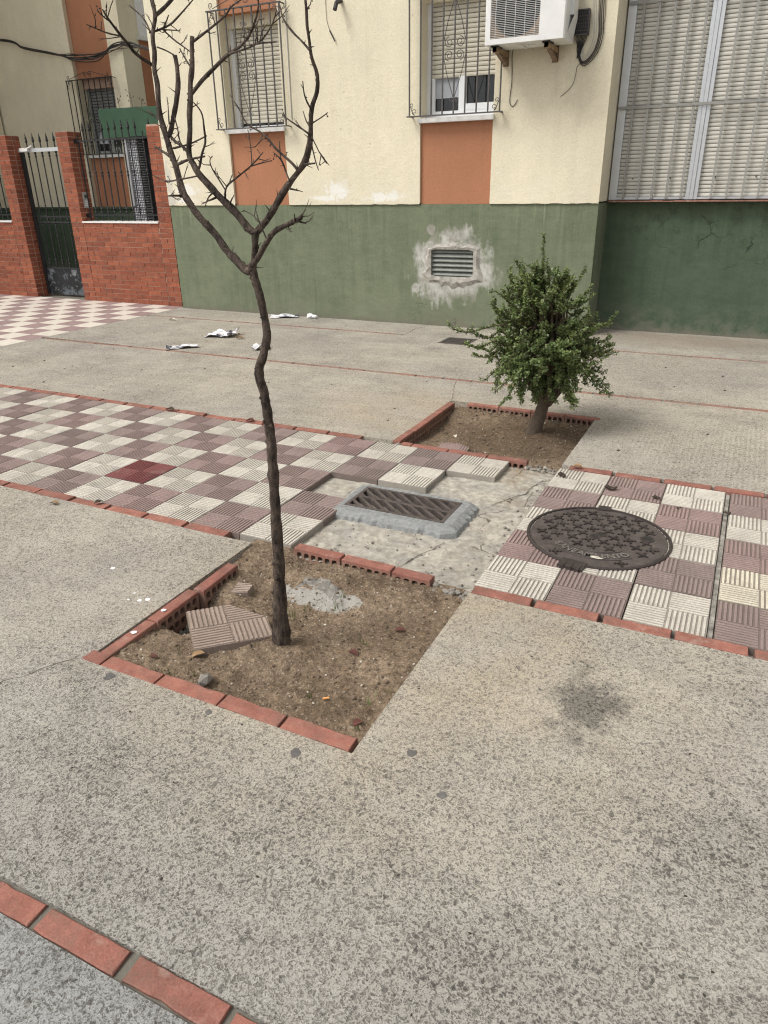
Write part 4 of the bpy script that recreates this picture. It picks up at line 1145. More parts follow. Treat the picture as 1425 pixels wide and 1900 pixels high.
m = MB(); m.box(-8.13, -7.96, gy-.075, gy-.036, 2.085, 2.13); m.add([(-7.98,gy-.07,2.13),(-7.86,gy-.07,2.165),(-7.86,gy-.04,2.165),(-7.98,gy-.04,2.13),(-7.98,gy-.07,2.115),(-7.86,gy-.07,2.15),(-7.86,gy-.04,2.15),(-7.98,gy-.04,2.115)],[(0,1,2,3),(7,6,5,4),(0,4,5,1),(3,2,6,7),(0,3,7,4),(1,5,6,2)]); part('door_closer', m, 'unit_body', gt)
# intercom on the inner face of the gate pillar
ic = thing('intercom', (-6.93, BF+.13, 1.31), 'silver metal intercom panel on the gate pillar', 'intercom')
ix = -6.932
m = MB(); m.box(ix, ix+.02, BF+.075, BF+.165, 1.31, 1.52); part('plate', m, 'intercom', ic)
m = MB(); m.lathe((0,0,0), [(.026,0),(.026,.004)], 14); m.xf(Matrix.Translation((ix+.0195, BF+.12, 1.465)) @ Matrix.Rotation(R(90),4,'Y')); part('speaker', m, 'iron_grey', ic)
for k in range(3):
    m = MB(); m.box(ix+.0195, ix+.024, BF+.09, BF+.15, 1.335+.028*k, 1.352+.028*k); part('button', m, 'plastic_white', ic)

# ------------------------------------------------------------------ bare tree
TREE = json.loads('''[[0.6646,-0.6402,-0.0095,0.04036,0.67,-0.6375,0.043,0.03103,0.6758,-0.6346,0.1821,0.02448,0.6813,-0.6319,0.3152,0.02395,0.6845,-0.6303,0.4842,0.02236,0.6875,-0.6288,0.6441,0.02176,0.6892,-0.6279,0.7585,0.01955,0.6865,-0.6293,0.8505,0.01923,0.6809,-0.6321,0.922,0.01812,0.6711,-0.637,0.9746,0.01709,0.6753,-0.6349,1.0089,0.01699,0.6907,-0.6272,1.051,0.01685,0.7014,-0.6219,1.0941,0.01588,0.702,-0.6216,1.1417,0.01491,0.6982,-0.6235,1.1772,0.01481,0.6902,-0.6274,1.2376,0.01464,0.6817,-0.6317,1.2766,0.01534,0.6764,-0.6343,1.2997,0.01447],[0.6761,-0.6344,1.2967,0.01206,0.6505,-0.6288,1.2969,0.01296,0.6154,-0.6279,1.325,0.01257,0.5851,-0.6246,1.3471,0.0122,0.5497,-0.6239,1.3907,0.01137,0.5169,-0.6218,1.422,0.01138,0.4769,-0.6233,1.4603,0.01056,0.4481,-0.6193,1.4939,0.01057,0.4269,-0.6114,1.5319,0.01016,0.4086,-0.6021,1.5806,0.00973,0.3899,-0.5931,1.6142,0.00933,0.3702,-0.5845,1.6627,0.0089,0.3493,-0.5765,1.7239,0.00805,0.3403,-0.5626,1.7981,0.00719,0.3295,-0.5495,1.8526,0.00677,0.3237,-0.534,1.9332,0.00631,0.3237,-0.5157,1.983,0.0063,0.3074,-0.5054,2.032,0.0055],[0.3184,-0.511,1.9829,0.00553,0.3322,-0.4707,2.0149,0.00556,0.3342,-0.4361,2.0414,0.00481],[0.3141,-0.5355,1.8553,0.00522,0.3001,-0.5872,1.881,0.00471,0.3076,-0.6282,1.9005,0.00422,0.3174,-0.668,1.9169,0.00376,0.3275,-0.7076,1.9404,0.00294,0.346,-0.7431,1.9583,0.00179],[0.3241,-0.6758,1.9114,0.00262,0.3368,-0.7365,1.9095,0.00219,0.3387,-0.8026,1.9173,0.00141],[0.3347,-0.7152,1.9382,0.00183,0.3378,-0.736,1.9444,0.00166,0.3387,-0.7579,1.9552,0.00107],[0.3175,-0.5339,1.9338,0.00277,0.2547,-0.4813,1.9818,0.00243,0.1657,-0.4419,2.0361,0.00149],[0.3159,-0.5235,1.9429,0.00317,0.3357,-0.5025,1.9522,0.00318,0.3584,-0.4799,1.9682,0.00278,0.3831,-0.4565,2.0,0.00238,0.4044,-0.4347,2.0305,0.00158],[0.3288,-0.4947,1.9526,0.00239,0.366,-0.5208,1.9612,0.00203,0.4018,-0.5477,1.9719,0.00138],[0.3286,-0.4948,1.9512,0.00199,0.3777,-0.515,1.9427,0.00173,0.4261,-0.5356,1.9335,0.00124],[0.3311,-0.4935,1.9485,0.00239,0.3882,-0.5098,1.914,0.00237,0.4452,-0.5261,1.8827,0.00156],[0.3208,-0.521,1.9052,0.00239,0.3439,-0.5095,1.8954,0.00224,0.3626,-0.5002,1.8842,0.00176],[0.3586,-0.5692,1.6624,0.00734,0.3632,-0.5502,1.6877,0.00735,0.3727,-0.5287,1.7534,0.0073,0.3771,-0.5097,1.8137,0.00686,0.3681,-0.4974,1.8828,0.00601],[0.676,-0.6345,1.2952,0.01126,0.6858,-0.6296,1.327,0.01039,0.6908,-0.6271,1.3719,0.0103,0.6965,-0.6243,1.4072,0.01101],[0.6946,-0.6252,1.4013,0.00945,0.6705,-0.622,1.4127,0.01107,0.6308,-0.6266,1.4566,0.01104,0.5964,-0.6285,1.4861,0.01064,0.5622,-0.6303,1.5155,0.01025,0.5189,-0.6366,1.5599,0.00944,0.4986,-0.6315,1.5851,0.00905,0.4831,-0.624,1.6148,0.00866,0.4865,-0.607,1.6973,0.00779,0.4847,-0.5927,1.7689,0.00811,0.4858,-0.5769,1.8301,0.00691,0.4896,-0.5598,1.9113,0.00532],[0.4805,-0.6202,1.6122,0.00473,0.4439,-0.6012,1.6352,0.00438,0.4029,-0.5844,1.6515,0.00403,0.3685,-0.5643,1.6709,0.00366],[0.4826,-0.5856,1.7683,0.00581,0.5494,-0.5859,1.8119,0.0053,0.6201,-0.5842,1.8529,0.00482,0.6694,-0.5931,1.8678,0.00401,0.7145,-0.6042,1.8899,0.00357,0.7492,-0.6204,1.923,0.0028,0.7746,-0.6412,1.9573,0.00205],[0.6371,-0.598,1.8536,0.00294,0.7108,-0.6032,1.8632,0.00252,0.7662,-0.6175,1.876,0.00225,0.81,-0.6376,1.8997,0.00193,0.8425,-0.6633,1.9217,0.00121],[0.7177,-0.6137,1.8649,0.00179,0.7809,-0.6381,1.8625,0.00168,0.8398,-0.6646,1.8558,0.00109],[0.7239,-0.6107,1.8937,0.00178,0.7224,-0.5834,1.9157,0.00157,0.7174,-0.558,1.9393,0.00108],[0.4869,-0.5612,1.8982,0.00343,0.5542,-0.5556,1.9268,0.00299,0.6061,-0.5576,1.9498,0.00265,0.636,-0.5707,1.9643,0.00218,0.6808,-0.5763,1.978,0.00143],[0.5321,-0.6504,1.5722,0.0035,0.5532,-0.651,1.6119,0.00307,0.5698,-0.6539,1.6426,0.00289,0.5773,-0.6614,1.6714,0.00241,0.5777,-0.6723,1.7146,0.00208,0.5713,-0.6867,1.7352,0.00147],[0.4825,-0.5745,1.8372,0.0023,0.453,-0.5557,1.8625,0.00217,0.421,-0.5381,1.891,0.00156],[0.4856,-0.573,1.816,0.00139,0.443,-0.5272,1.8641,0.00125],[0.696,-0.6245,1.4013,0.00945,0.7126,-0.6338,1.4093,0.00976,0.7451,-0.6352,1.4389,0.00964,0.7809,-0.6349,1.4778,0.00911,0.823,-0.6315,1.5262,0.00858,0.8575,-0.6319,1.5598,0.00809,0.884,-0.6362,1.5854,0.00799,0.9053,-0.6432,1.6172,0.00752,0.9175,-0.6546,1.6467,0.00671,0.9327,-0.6646,1.7051,0.00588,0.9524,-0.6724,1.7379,0.00545,0.9622,-0.685,1.7734,0.00469,0.961,-0.7032,1.8156,0.00395,0.9627,-0.7199,1.8698,0.00354,0.9694,-0.7341,1.9235,0.00315],[0.8775,-0.6682,1.5642,0.00396,0.8501,-0.6627,1.5871,0.00362,0.809,-0.664,1.618,0.00326,0.7814,-0.6586,1.6411,0.00291,0.7571,-0.6516,1.6579,0.00255,0.7187,-0.6515,1.6802,0.0022,0.6905,-0.6465,1.7153,0.00183,0.6597,-0.6426,1.7517,0.00132],[0.7765,-0.6515,1.6416,0.0016,0.7511,-0.653,1.6417,0.00117],[0.837,-0.6437,1.5348,0.00251,0.8019,-0.6276,1.5878,0.00222,0.7699,-0.6101,1.6092,0.0015],[0.8014,-0.6279,1.5891,0.00163,0.8018,-0.6277,1.6352,0.00117],[0.908,-0.6753,1.575,0.00285,0.9646,-0.7141,1.5754,0.00207],[0.9474,-0.7004,1.6379,0.00179,0.9809,-0.7228,1.6006,0.0015,1.0146,-0.7451,1.5735,0.00121],[0.9457,-0.7013,1.627,0.00179,0.9576,-0.7065,1.5894,0.00152,0.9701,-0.7114,1.5595,0.00125],[0.8468,-0.6611,1.5173,0.00294,0.8868,-0.6635,1.5094,0.00102],[0.9648,-0.7141,1.8195,0.00294,0.9134,-0.6978,1.8596,0.00264,0.8745,-0.6753,1.896,0.00227,0.8451,-0.648,1.921,0.00189,0.8193,-0.619,1.9487,0.00137],[0.9439,-0.7021,1.6417,0.00275,0.8895,-0.6845,1.6706,0.00223,0.8413,-0.6639,1.6939,0.00141],[0.9567,-0.7069,1.6936,0.00237,0.9528,-0.7256,1.7216,0.002,0.9556,-0.741,1.7555,0.00131],[0.9566,-0.707,1.6674,0.00177,0.9894,-0.7241,1.6755,0.00147,1.0205,-0.7421,1.6844,0.00099],[0.947,-0.7006,1.6538,0.00178,0.9161,-0.6713,1.6787,0.00153,0.8886,-0.6403,1.7018,0.00106],[0.6757,-0.6347,1.3089,0.00963,0.7172,-0.6512,1.337,0.00865,0.7608,-0.6667,1.3791,0.00807,0.8025,-0.6832,1.4099,0.00752,0.8529,-0.6953,1.4275,0.00664,0.8915,-0.7134,1.4393,0.00652,0.9227,-0.735,1.4469,0.00605],[0.9201,-0.7363,1.4456,0.00427,0.9496,-0.7663,1.4559,0.00139],[0.9121,-0.7403,1.4405,0.00428,0.9321,-0.7304,1.4322,0.00157],[0.8987,-0.7246,1.4398,0.00288,0.908,-0.7424,1.4563,0.00128],[0.7655,-0.6681,1.3787,0.00245,0.7433,-0.668,1.433,0.00198,0.7297,-0.6636,1.4613,0.00137],[0.7433,-0.668,1.4326,0.00168,0.7112,-0.6617,1.4521,0.00153,0.6775,-0.6561,1.4632,0.00116],[0.6059,-0.6359,1.4945,0.00329,0.6324,-0.659,1.5256,0.00292,0.6839,-0.6697,1.5496,0.00256,0.7389,-0.6786,1.5752,0.00221,0.7865,-0.6912,1.6063,0.00144],[0.7345,-0.6724,1.5754,0.00178,0.7744,-0.6749,1.5823,0.00161,0.8083,-0.6803,1.5865,0.00116],[0.7346,-0.6723,1.5767,0.00177,0.7245,-0.6551,1.6132,0.00163,0.7104,-0.6397,1.6669,0.00111],[0.6362,-0.6544,1.5297,0.00184,0.6374,-0.6314,1.5562,0.00123],[0.6081,-0.6348,1.5173,0.00234,0.578,-0.6312,1.5517,0.00203,0.5554,-0.6239,1.591,0.00172,0.5519,-0.607,1.6062,0.00117],[0.5762,-0.6172,1.5405,0.00157,0.548,-0.5866,1.5669,0.00111],[0.6138,-0.632,1.4742,0.00315,0.6475,-0.6487,1.5029,0.00123],[0.5704,-0.6425,1.5107,0.00275,0.574,-0.6742,1.4954,0.00202,0.584,-0.7027,1.4733,0.00123],[0.5747,-0.6403,1.4977,0.00236,0.5617,-0.6915,1.4802,0.00116],[0.4371,-0.6195,1.5014,0.00407,0.4392,-0.6575,1.5035,0.0032,0.4432,-0.6947,1.503,0.00189],[0.4256,-0.614,1.5474,0.00275,0.4607,-0.6133,1.5511,0.00241,0.4969,-0.612,1.5562,0.00255],[0.4227,-0.6155,1.5474,0.00243,0.3506,-0.5844,1.5442,0.00216,0.2704,-0.5573,1.5609,0.00136],[0.4127,-0.5981,1.5887,0.00445,0.4732,-0.6239,1.5981,0.00356,0.5515,-0.6407,1.6053,0.00232],[0.393,-0.5856,1.6331,0.00292,0.4771,-0.6107,1.6407,0.00236,0.5625,-0.6352,1.6572,0.00153],[0.3814,-0.5914,1.6101,0.00447,0.3367,-0.569,1.6252,0.00371,0.2875,-0.5488,1.6438,0.00284],[0.3496,-0.5737,1.7056,0.00324,0.2983,-0.5434,1.7257,0.00296,0.245,-0.5141,1.7463,0.00234],[0.3799,-0.5698,1.6845,0.0021,0.4506,-0.6351,1.7027,0.00124],[0.3944,-0.5514,1.7528,0.00208,0.4435,-0.5828,1.7978,0.00117],[0.3848,-0.5562,1.7206,0.0021,0.394,-0.5516,1.6532,0.0018,0.3997,-0.5487,1.6268,0.00131],[0.3691,-0.564,1.6996,0.00211,0.3032,-0.4851,1.7803,0.00125]]''')
tb = (.665, -.64, -.05)
tree = thing('bare_tree', tb, 'young leafless tree with dark crooked trunk and thorny branches in the near pit', 'tree')
q = random.Random(3); thorns = MB(); knots = []
for bi, row in enumerate(TREE):
    pts = [tuple(row[k:k+4]) for k in range(0, len(row), 4)]
    if bi == 0:
        pts = [(*t[:3], t[3]*(.82 if k > 2 else .98)) for k, t in enumerate(pts)]; pts[0] = (*pts[0][:2], -.11, pts[0][3]*1.15)
    sp = smooth_path(pts, 5 if bi == 0 else 4)
    big = pts[0][3] > .006
    out = []
    for k, (x, y, z, r) in enumerate(sp):
        n1 = fbm(x*1.0, y, z*28, 3, 28); w = .16 if big else .14
        jx = (.0018 if big else .0028)*mnoise.noise(Vector((z*22, bi*7.1, 0))); jy = (.0018 if big else .0028)*mnoise.noise(Vector((z*22, bi*7.1, 5)))
        fade = min(1, k/3)
        out.append((x+jx*fade*2, y+jy*fade*2, z, r*(1+w*n1*1.3)))
    m = MB(); m.tube([o[:3] for o in out], [max(.0006, o[3]) for o in out], 12 if bi == 0 else (9 if big else 6))
    part('trunk' if bi == 0 else 'branch', m, 'bark', tree, smooth=True)
    # knots, buds and thorns
    L = len(out)
    for k in range(2, L-1):
        p = Vector(out[k][:3]); r = out[k][3]; d = (Vector(out[k+1][:3])-Vector(out[k-1][:3])).normalized()
        a = Vector((q.uniform(-1,1), q.uniform(-1,1), q.uniform(-1,1))).cross(d)
        if a.length < .1: continue
        a.normalize()
        if q.random() < (.45 if bi == 0 else .22) and r > .004:
            c = p+a*r*.9; knots.append(rock(c, r*q.uniform(.28,.55), k*31+bi, .9, .35))
        if bi > 0 and .0012 < r < .0065 and q.random() < .10:
            l = q.uniform(.025, .075); d1 = (a+d*q.uniform(.3, 1.1)).normalized(); d2 = (d1+Vector((q.uniform(-.5,.5), q.uniform(-.5,.5), q.uniform(0,.8)))).normalized()
            tw3 = [p, p+d1*l*.5, p+d1*l*.5+d2*l*.5]; thorns.tube(tw3, [.0016, .0012, .0006], 5)
            for t_ in (.5, .8): thorns.tube([p+d1*l*t_*.9, p+d1*l*t_*.9+d2*q.uniform(.006,.014)+a*.004], [.0009, .0003], 4)
        if q.random() < (.0 if bi == 0 else .34):
            l = q.uniform(.005, .016) if r < .006 else q.uniform(.008, .026)
            e = p+(a+d*q.uniform(.1,.8)).normalized()*(l+r); thorns.tube([p+a*r*.5, e], [.0022 if r > .003 else .0015, .0004], 4)
            if q.random() < .3 and r < .004: knots.append(rock(e, .0022, k+bi*77, .9, .3))
part('thorns', thorns, 'bark', tree, kind='stuff')
part('knots', merge(knots), 'bark', tree, kind='stuff')
for x, y, z, r in ((TREE[12][-4:]), (TREE[14][-4:])):
    pass

# ------------------------------------------------------------------ shrub
sb = Vector((.865, 2.18, -.05))
shr = thing('jade_shrub', tuple(sb), 'bushy green small-leaved succulent shrub with a thick brown trunk in the far pit', 'shrub')
rt = Vector((math.cos(YAW), math.sin(YAW), 0)); bk_ = Vector((-math.sin(YAW), math.cos(YAW), 0))
def SP(u, d, z): return Vector((.865, 2.18, 0)) + rt*u + bk_*d + Vector((0, 0, z))
m = MB(); tr_ = smooth_path([(*SP(-.015,0,-.10), .064), (*SP(-.005,0,-.02), .054), (*SP(.025,0,.08), .043), (*SP(.045,0,.16), .040), (*SP(.06,.0,.21), .034)], 5)
m.tube([t[:3] for t in tr_], [t[3]*(1+.05*mnoise.noise(Vector((t[2]*40,0,0)))) for t in tr_], 14)
part('trunk', m, 'shrub_bark', shr, smooth=True)
q = random.Random(21)
limbs = []
for u, d, z, r in ((-.02,-.02,.34,.022),(.12,.02,.36,.026),(.0,.10,.42,.02),(.16,-.10,.34,.018),(-.12,.06,.40,.018),(.05,-.12,.38,.018),(.2,.1,.42,.018)):
    P0 = SP(.05+u*.15, d*.15, .17); P1 = SP(.03+u*.6, d*.6, .17+(z-.17)*.55); P2 = SP(u, d, z)
    m = MB(); s_ = smooth_path([(*P0, r*1.2), (*P1, r), (*P2, r*.72)], 4); m.tube([t[:3] for t in s_], [t[3] for t in s_], 8)
    part('limb', m, 'shrub_bark', shr, smooth=True); limbs.append(P2)
CC = SP(.01, 0, .58)
def env(dirv):
    """crown radius in a direction (u, d, z)"""
    u, d, z = dirv
    if z > 0: r = .40 + .13*z**2 if abs(u) < .5 else .37
    else: r = .37 + .10*abs(u)
    if z < -.75: r = .36
    return r*(.92+.30*mnoise.noise(Vector((u*2.2, d*2.2, z*2.2))*1.5))
tips = []
for k in range(215):
    while True:
        v = Vector((q.uniform(-1,1), q.uniform(-1,1), q.uniform(-1,1)))
        if .2 < v.length < 1: break
    v.normalize()
    rr = env(v)*(1.0 if q.random() < .62 else q.uniform(.35, .95))*(q.uniform(.82, 1.05) if q.random() < .75 else q.uniform(1.05, 1.28))
    if rr*v.z+.58 < .19: continue
    tips.append((v.x*rr+.01, v.y*rr, .58+v.z*rr))
tips += [(-.612,-.03,.71),(-.52,-.08,.60),(-.47,.05,.655),(.455,.0,.615),(.44,-.05,.57),(.465,-.08,.24),(.40,-.1,.27),(.43,.02,.36),(.27,.0,.90),(.25,.05,.85),(.33,-.05,.74),(-.30,-.05,.27),(-.27,.02,.29),(-.13,-.1,.20),(.23,-.1,.185),(.2,-.12,.22),(-.005,0,1.05),(.04,.03,1.02),(-.05,.02,1.03),(-.06,-.02,1.04),(-.10,0,1.06),(.05,-.03,1.03),(.12,.0,1.0),(-.19,0,.97),(-.17,-.05,.93),(-.34,0,.845),(-.30,-.08,.80),(-.25,.0,.88),(-.30,.0,.90),(.17,-.02,.95),(.43,.06,.68)]
for k in range(34):
    z = q.uniform(.80, 1.03); w = .36-(z-.8)*1.05; tips.append((q.uniform(-w, w)-.02, q.uniform(-w, w)*.8, z))
for k in range(7):
    a_ = q.uniform(0, 6.28); tips.append((.34*math.cos(a_)+.03, .30*math.sin(a_), q.uniform(.2, .38)))
for k in range(26): tips.append((q.uniform(-.28, .28), q.uniform(-.34, -.14), q.uniform(.33, .78)))
for k in range(18): tips.append((q.uniform(-.15, .13), q.uniform(-.1, .1), q.uniform(.93, 1.05)))
for k in range(22): tips.append((q.uniform(-.16, .22), q.uniform(-.26, .05), q.uniform(.20, .34)))
lv, lf = [], []; tw = MB()
def leaf(p, n, t, s):
    b = len(lv); w = n.cross(t)
    if w.length < .01: return
    w.normalize(); w *= s*.42
    lv.extend([tuple(p), tuple(p+t*s*.35+w*.9), tuple(p+t*s*.78+w*.8), tuple(p+t*s), tuple(p+t*s*.78-w*.8), tuple(p+t*s*.35-w*.9)])
    lf.append((b, b+1, b+2, b+3, b+4, b+5))
for (u, d, z) in tips:
    tip = SP(u, d, z); rel = tip-CC
    anc = min(limbs, key=lambda l: (l-tip).length) if rel.length > .3 else limbs[q.randrange(len(limbs))]
    mid = CC + rel*.45; mid.z += .02
    if (mid-anc).length < .05: anc = CC-Vector((0,0,.2))
    c1 = mid + Vector((q.uniform(-.05,.05), q.uniform(-.05,.05), q.uniform(-.02,.06)))
    c2 = CC + rel*.78 + Vector((q.uniform(-.04,.04), q.uniform(-.04,.04), (.035 if z < .45 else -.03) if z < .85 else 0.01))
    path_ = smooth_path([(*anc, .006), (*c1, .005), (*c2, .0032), (*tip, .0018)], 6)
    tw.tube([p[:3] for p in path_], [p[3] for p in path_], 5, False)
    # leafy outer part with short side shoots
    def dress(pp, dens, s0):
        for k in range(len(pp)-1):
            a, b = Vector(pp[k][:3]), Vector(pp[k+1][:3]); dd = b-a; L = dd.length
            if L < 1e-5: continue
            dd.normalize(); nn = max(1, int(L*dens))
            for j in range(nn):
                p = a+(b-a)*((j+q.random())/nn)
                for sd_ in (0, 1):
                    o = Vector((q.uniform(-1,1), q.uniform(-1,1), q.uniform(-.6,1))); o -= dd*o.dot(dd)
                    if o.length < .1: continue
                    o.normalize(); t = (o+dd*.5).normalized(); nr = (Vector((q.uniform(-.6,.6), q.uniform(-.6,.6), 1))+rel.normalized()*.5).normalized()
                    leaf(p+o*.002, nr, t, s0*q.uniform(.75, 1.25))
    outer = path_[8:]
    dress(outer, 185, .0158)
    for k in range(3, len(outer)-1, 2):
        a = Vector(outer[k][:3]); o = Vector((q.uniform(-1,1), q.uniform(-1,1), q.uniform(-.1,1.1))).normalized()*q.uniform(.02,.055) + rel.normalized()*.012
        e = a+o; sp2 = [(*a, .0016), (*(a+o*.5+Vector((0,0,.006))), .0013), (*e, .001)]
        tw.tube([s[:3] for s in sp2], [s[3] for s in sp2], 4, False); dress(sp2, 205, .0155)
part('twigs', tw, 'twig_bark', shr, kind='stuff')
me = bpy.data.meshes.new('foliage'); off = WL[shr.name]
me.from_pydata([(v[0]-off[0], v[1]-off[1], v[2]-off[2]) for v in lv], [], lf); me.materials.append(MAT['leaf']); me.update()
tag(link('crown', me, tuple(off), shr), kind='stuff')
print('leaves', len(lf))

# ------------------------------------------------------------------ drain grate with cement collar
gx0, gx1, gy0, gy1 = .300, .858, .512, .782
gz = .004
dg = thing('drain_grate', ((gx0+gx1)/2, (gy0+gy1)/2, gz), 'rectangular rusty brown drain grate with slanted slots set in fresh grey cement', 'grate')
m = MB(); e = .018; yc = (gy0+gy1)/2
m.box(gx0, gx1, gy0, gy0+e, gz-.03, gz); m.box(gx0, gx1, gy1-e, gy1, gz-.03, gz); m.box(gx0, gx0+e, gy0+e, gy1-e, gz-.03, gz-.0005); m.box(gx1-e, gx1, gy0+e, gy1-e, gz-.03, gz-.0005)
m.box(gx0+e, gx1-e, yc-.010, yc+.010, gz-.03, gz-.001)
part('frame', m, 'cast_iron', dg)
for row, (ya, yb) in enumerate(((gy0+e, yc-.010), (yc+.010, gy1-e))):
    h = yb-ya; sl_ = 1.18*h; cl = [(gx0+e,ya),(gx1-e,ya),(gx1-e,yb),(gx0+e,yb)]
    k = -2
    while True:
        xb = gx0+e+k*.0735+.030*row
        if xb > gx1+.2: break
        poly = clip([(xb+sl_, ya), (xb+sl_+.027, ya), (xb+.027, yb), (xb, yb)], cl)
        if len(poly) > 2:
            mm = MB(); mm.prism(poly, gz-.028, gz-.0015); part('bar', mm, 'cast_iron', dg)
        k += 1
m = MB(); m.add([(gx0-.01,gy0-.01,-.19),(gx1+.01,gy0-.01,-.19),(gx1+.01,gy1+.01,-.19),(gx0-.01,gy1+.01,-.19)], [(0,1,2,3)])
for a, b in (((gx0,gy0),(gx1,gy0)),((gx1,gy0),(gx1,gy1)),((gx1,gy1),(gx0,gy1)),((gx0,gy1),(gx0,gy0))):
    m.add([(*a,-.19),(*b,-.19),(*b,gz-.029),(*a,gz-.029)], [(0,1,2,3),])
part('sump', m, 'black_plastic', dg)
# collar: irregular sloping ring
m = MB(); NN = 180; ringI, ringM, ringO, ringB = [], [], [], []
q = random.Random(9); cx, cy = (gx0+gx1)/2, (gy0+gy1)/2; hw, hh = (gx1-gx0)/2, (gy1-gy0)/2
for k in range(NN):
    t = k/NN*4; sd_ = int(t); f = t-sd_
    if sd_ == 0: px, py, nx, ny = -hw+2*hw*f, -hh, 0, -1
    elif sd_ == 1: px, py, nx, ny = hw, -hh+2*hh*f, 1, 0
    elif sd_ == 2: px, py, nx, ny = hw-2*hw*f, hh, 0, 1
    else: px, py, nx, ny = -hw, hh-2*hh*f, -1, 0
    w = {0: .095, 1: .085, 2: .060, 3: .055}[sd_]
    # round the corners by bending the normal
    cxn, cyn = px/hw, py/hh
    n2 = Vector((cxn**9 + nx*.9, cyn**9 + ny*.9)); n2.normalize()
    n2 *= 1/max(.8, max(abs(n2.x), abs(n2.y)))*.98
    wob = 1+.26*mnoise.noise(Vector((px*8, py*8, 1)))+.22*mnoise.noise(Vector((px*37, py*37, 4)))
    ringI.append((cx+px, cy+py, gz-.003)); 
    ringM.append((cx+px+n2.x*w*.55, cy+py+n2.y*w*.55, gz-.001+.003*mnoise.noise(Vector((px*25,py*25,2)))))
    ringO.append((cx+px+n2.x*w*wob*1.0, cy+py+n2.y*w*wob*1.0, gz-.020+.006*mnoise.noise(Vector((px*40,py*40,2)))))
    ringB.append((cx+px+n2.x*(w*wob+.010), cy+py+n2.y*(w*wob+.010), BED-.012))
def between(A, B, t, bul):
    o = []
    for a_, b_ in zip(A, B):
        v = Vector(a_).lerp(Vector(b_), t); n_ = .0016*mnoise.noise(v*45)+.0016*mnoise.noise(v*130)
        o.append((v.x+n_, v.y+n_, v.z+bul+n_*.9))
    return o
rings = [ringI, between(ringI, ringM, .35, .001), between(ringI, ringM, .7, .001), ringM, between(ringM, ringO, .4, .001), between(ringM, ringO, .75, .001), ringO, between(ringO, ringB, .5, .0), ringB]
NR = len(rings); vs_ = sum(rings, [])+[(v[0], v[1], -.10) for v in ringI]
fs = []
for rI in range(NR-1):
    for k in range(NN): fs.append((rI*NN+k, (rI+1)*NN+k, (rI+1)*NN+(k+1)%NN, rI*NN+(k+1)%NN))
for k in range(NN): fs.append((k, (k+1)%NN, NR*NN+(k+1)%NN, NR*NN+k))
m.add(vs_, fs)
part('cement_collar', m, 'new_cement', dg, smooth=False, label='light grey cement collar round the drain grate')

# ------------------------------------------------------------------ manhole cover
mc = (1.577, .682); MR = .331; mz = .007
mh = thing('manhole_cover', (*mc, 0), 'large round cast iron manhole cover on the ribbed paving', 'manhole cover')
m = MB(); K = 64; prof = [(MR-.016, mz-.016), (MR-.013, mz), (MR-.006, mz+.001), (MR, mz-.002), (MR+.004, -.02)]
vs_ = [(mc[0]+r*math.cos(2*math.pi*k/K), mc[1]+r*math.sin(2*math.pi*k/K), z) for r, z in prof for k in range(K)]
m.add(vs_, [(i*K+k, (i+1)*K+k, (i+1)*K+(k+1)%K, i*K+(k+1)%K) for i in range(len(prof)-1) for k in range(K)])
part('frame_ring', m, 'iron_dark', mh)
dz = mz-.004; RD = MR-.019
m = MB(); m.lathe((*mc, 0), [(RD, -.03), (RD, dz-.002), (RD-.003, dz)], K); part('disc', m, 'cast_iron', mh)
q = random.Random(14)
def cross_mesh(s):
    pat = MB()
    for an in (0, math.pi/2):
        c_, s_ = math.cos(an), math.sin(an); w = s*.20; z0, z1 = -.001, .006+(.0005 if an else 0)
        pat.prism([(u*c_-v*s_, u*s_+v*c_) for u, v in ((-s*.6,-w),(s*.6,-w),(s*.6,w),(-s*.6,w))], z0, z1)
    for k in range(4):
        an = k*math.pi/2; u, v = math.cos(an)*s*.98, math.sin(an)*s*.98
        pat.prism([(u+math.cos(an+j*math.pi/2+.785)*s*.26, v+math.sin(an+j*math.pi/2+.785)*s*.26) for j in range(4)], -.001, .0055)
    return pat.mesh('raised_cross', 'iron_dark')
CM = cross_mesh(.025)
for i in range(-7, 8):
    for j in range(-7, 8):
        x, y = (i+.5*(j % 2))*.072, j*.060
        r = math.hypot(x, y)
        if r > RD-.028 or r < .05: continue
        an = math.degrees(math.atan2(y, x)) % 360
        if 212 < an < 325 and .16 < r < .262: continue
        if math.hypot(x-.215, y-.05) < .045: continue
        inst('raised_cross', CM, (mc[0]+x, mc[1]+y, dz), mh, R(45*((i+j) % 2)+20))
key = MB(); 
for cxk, cyk, rk in ((mc[0]-.012, mc[1]-.014, .020), (mc[0]+.012, mc[1]+.018, .020), (mc[0]+.215, mc[1]+.055, .026)):
    key.lathe((cxk, cyk, dz), [(rk+.006, -.001), (rk+.006, .003), (rk, .004)], 18)
part('keyhole_rim', key, 'iron_dark', mh)
key = MB()
for cxk, cyk, rk in ((mc[0]-.012, mc[1]-.014, .014), (mc[0]+.012, mc[1]+.018, .015), (mc[0]+.215, mc[1]+.055, .020)): key.lathe((cxk, cyk, dz+.0035), [(rk, 0), (rk, .0012)], 16)
part('keyhole', key, 'black_plastic', mh)
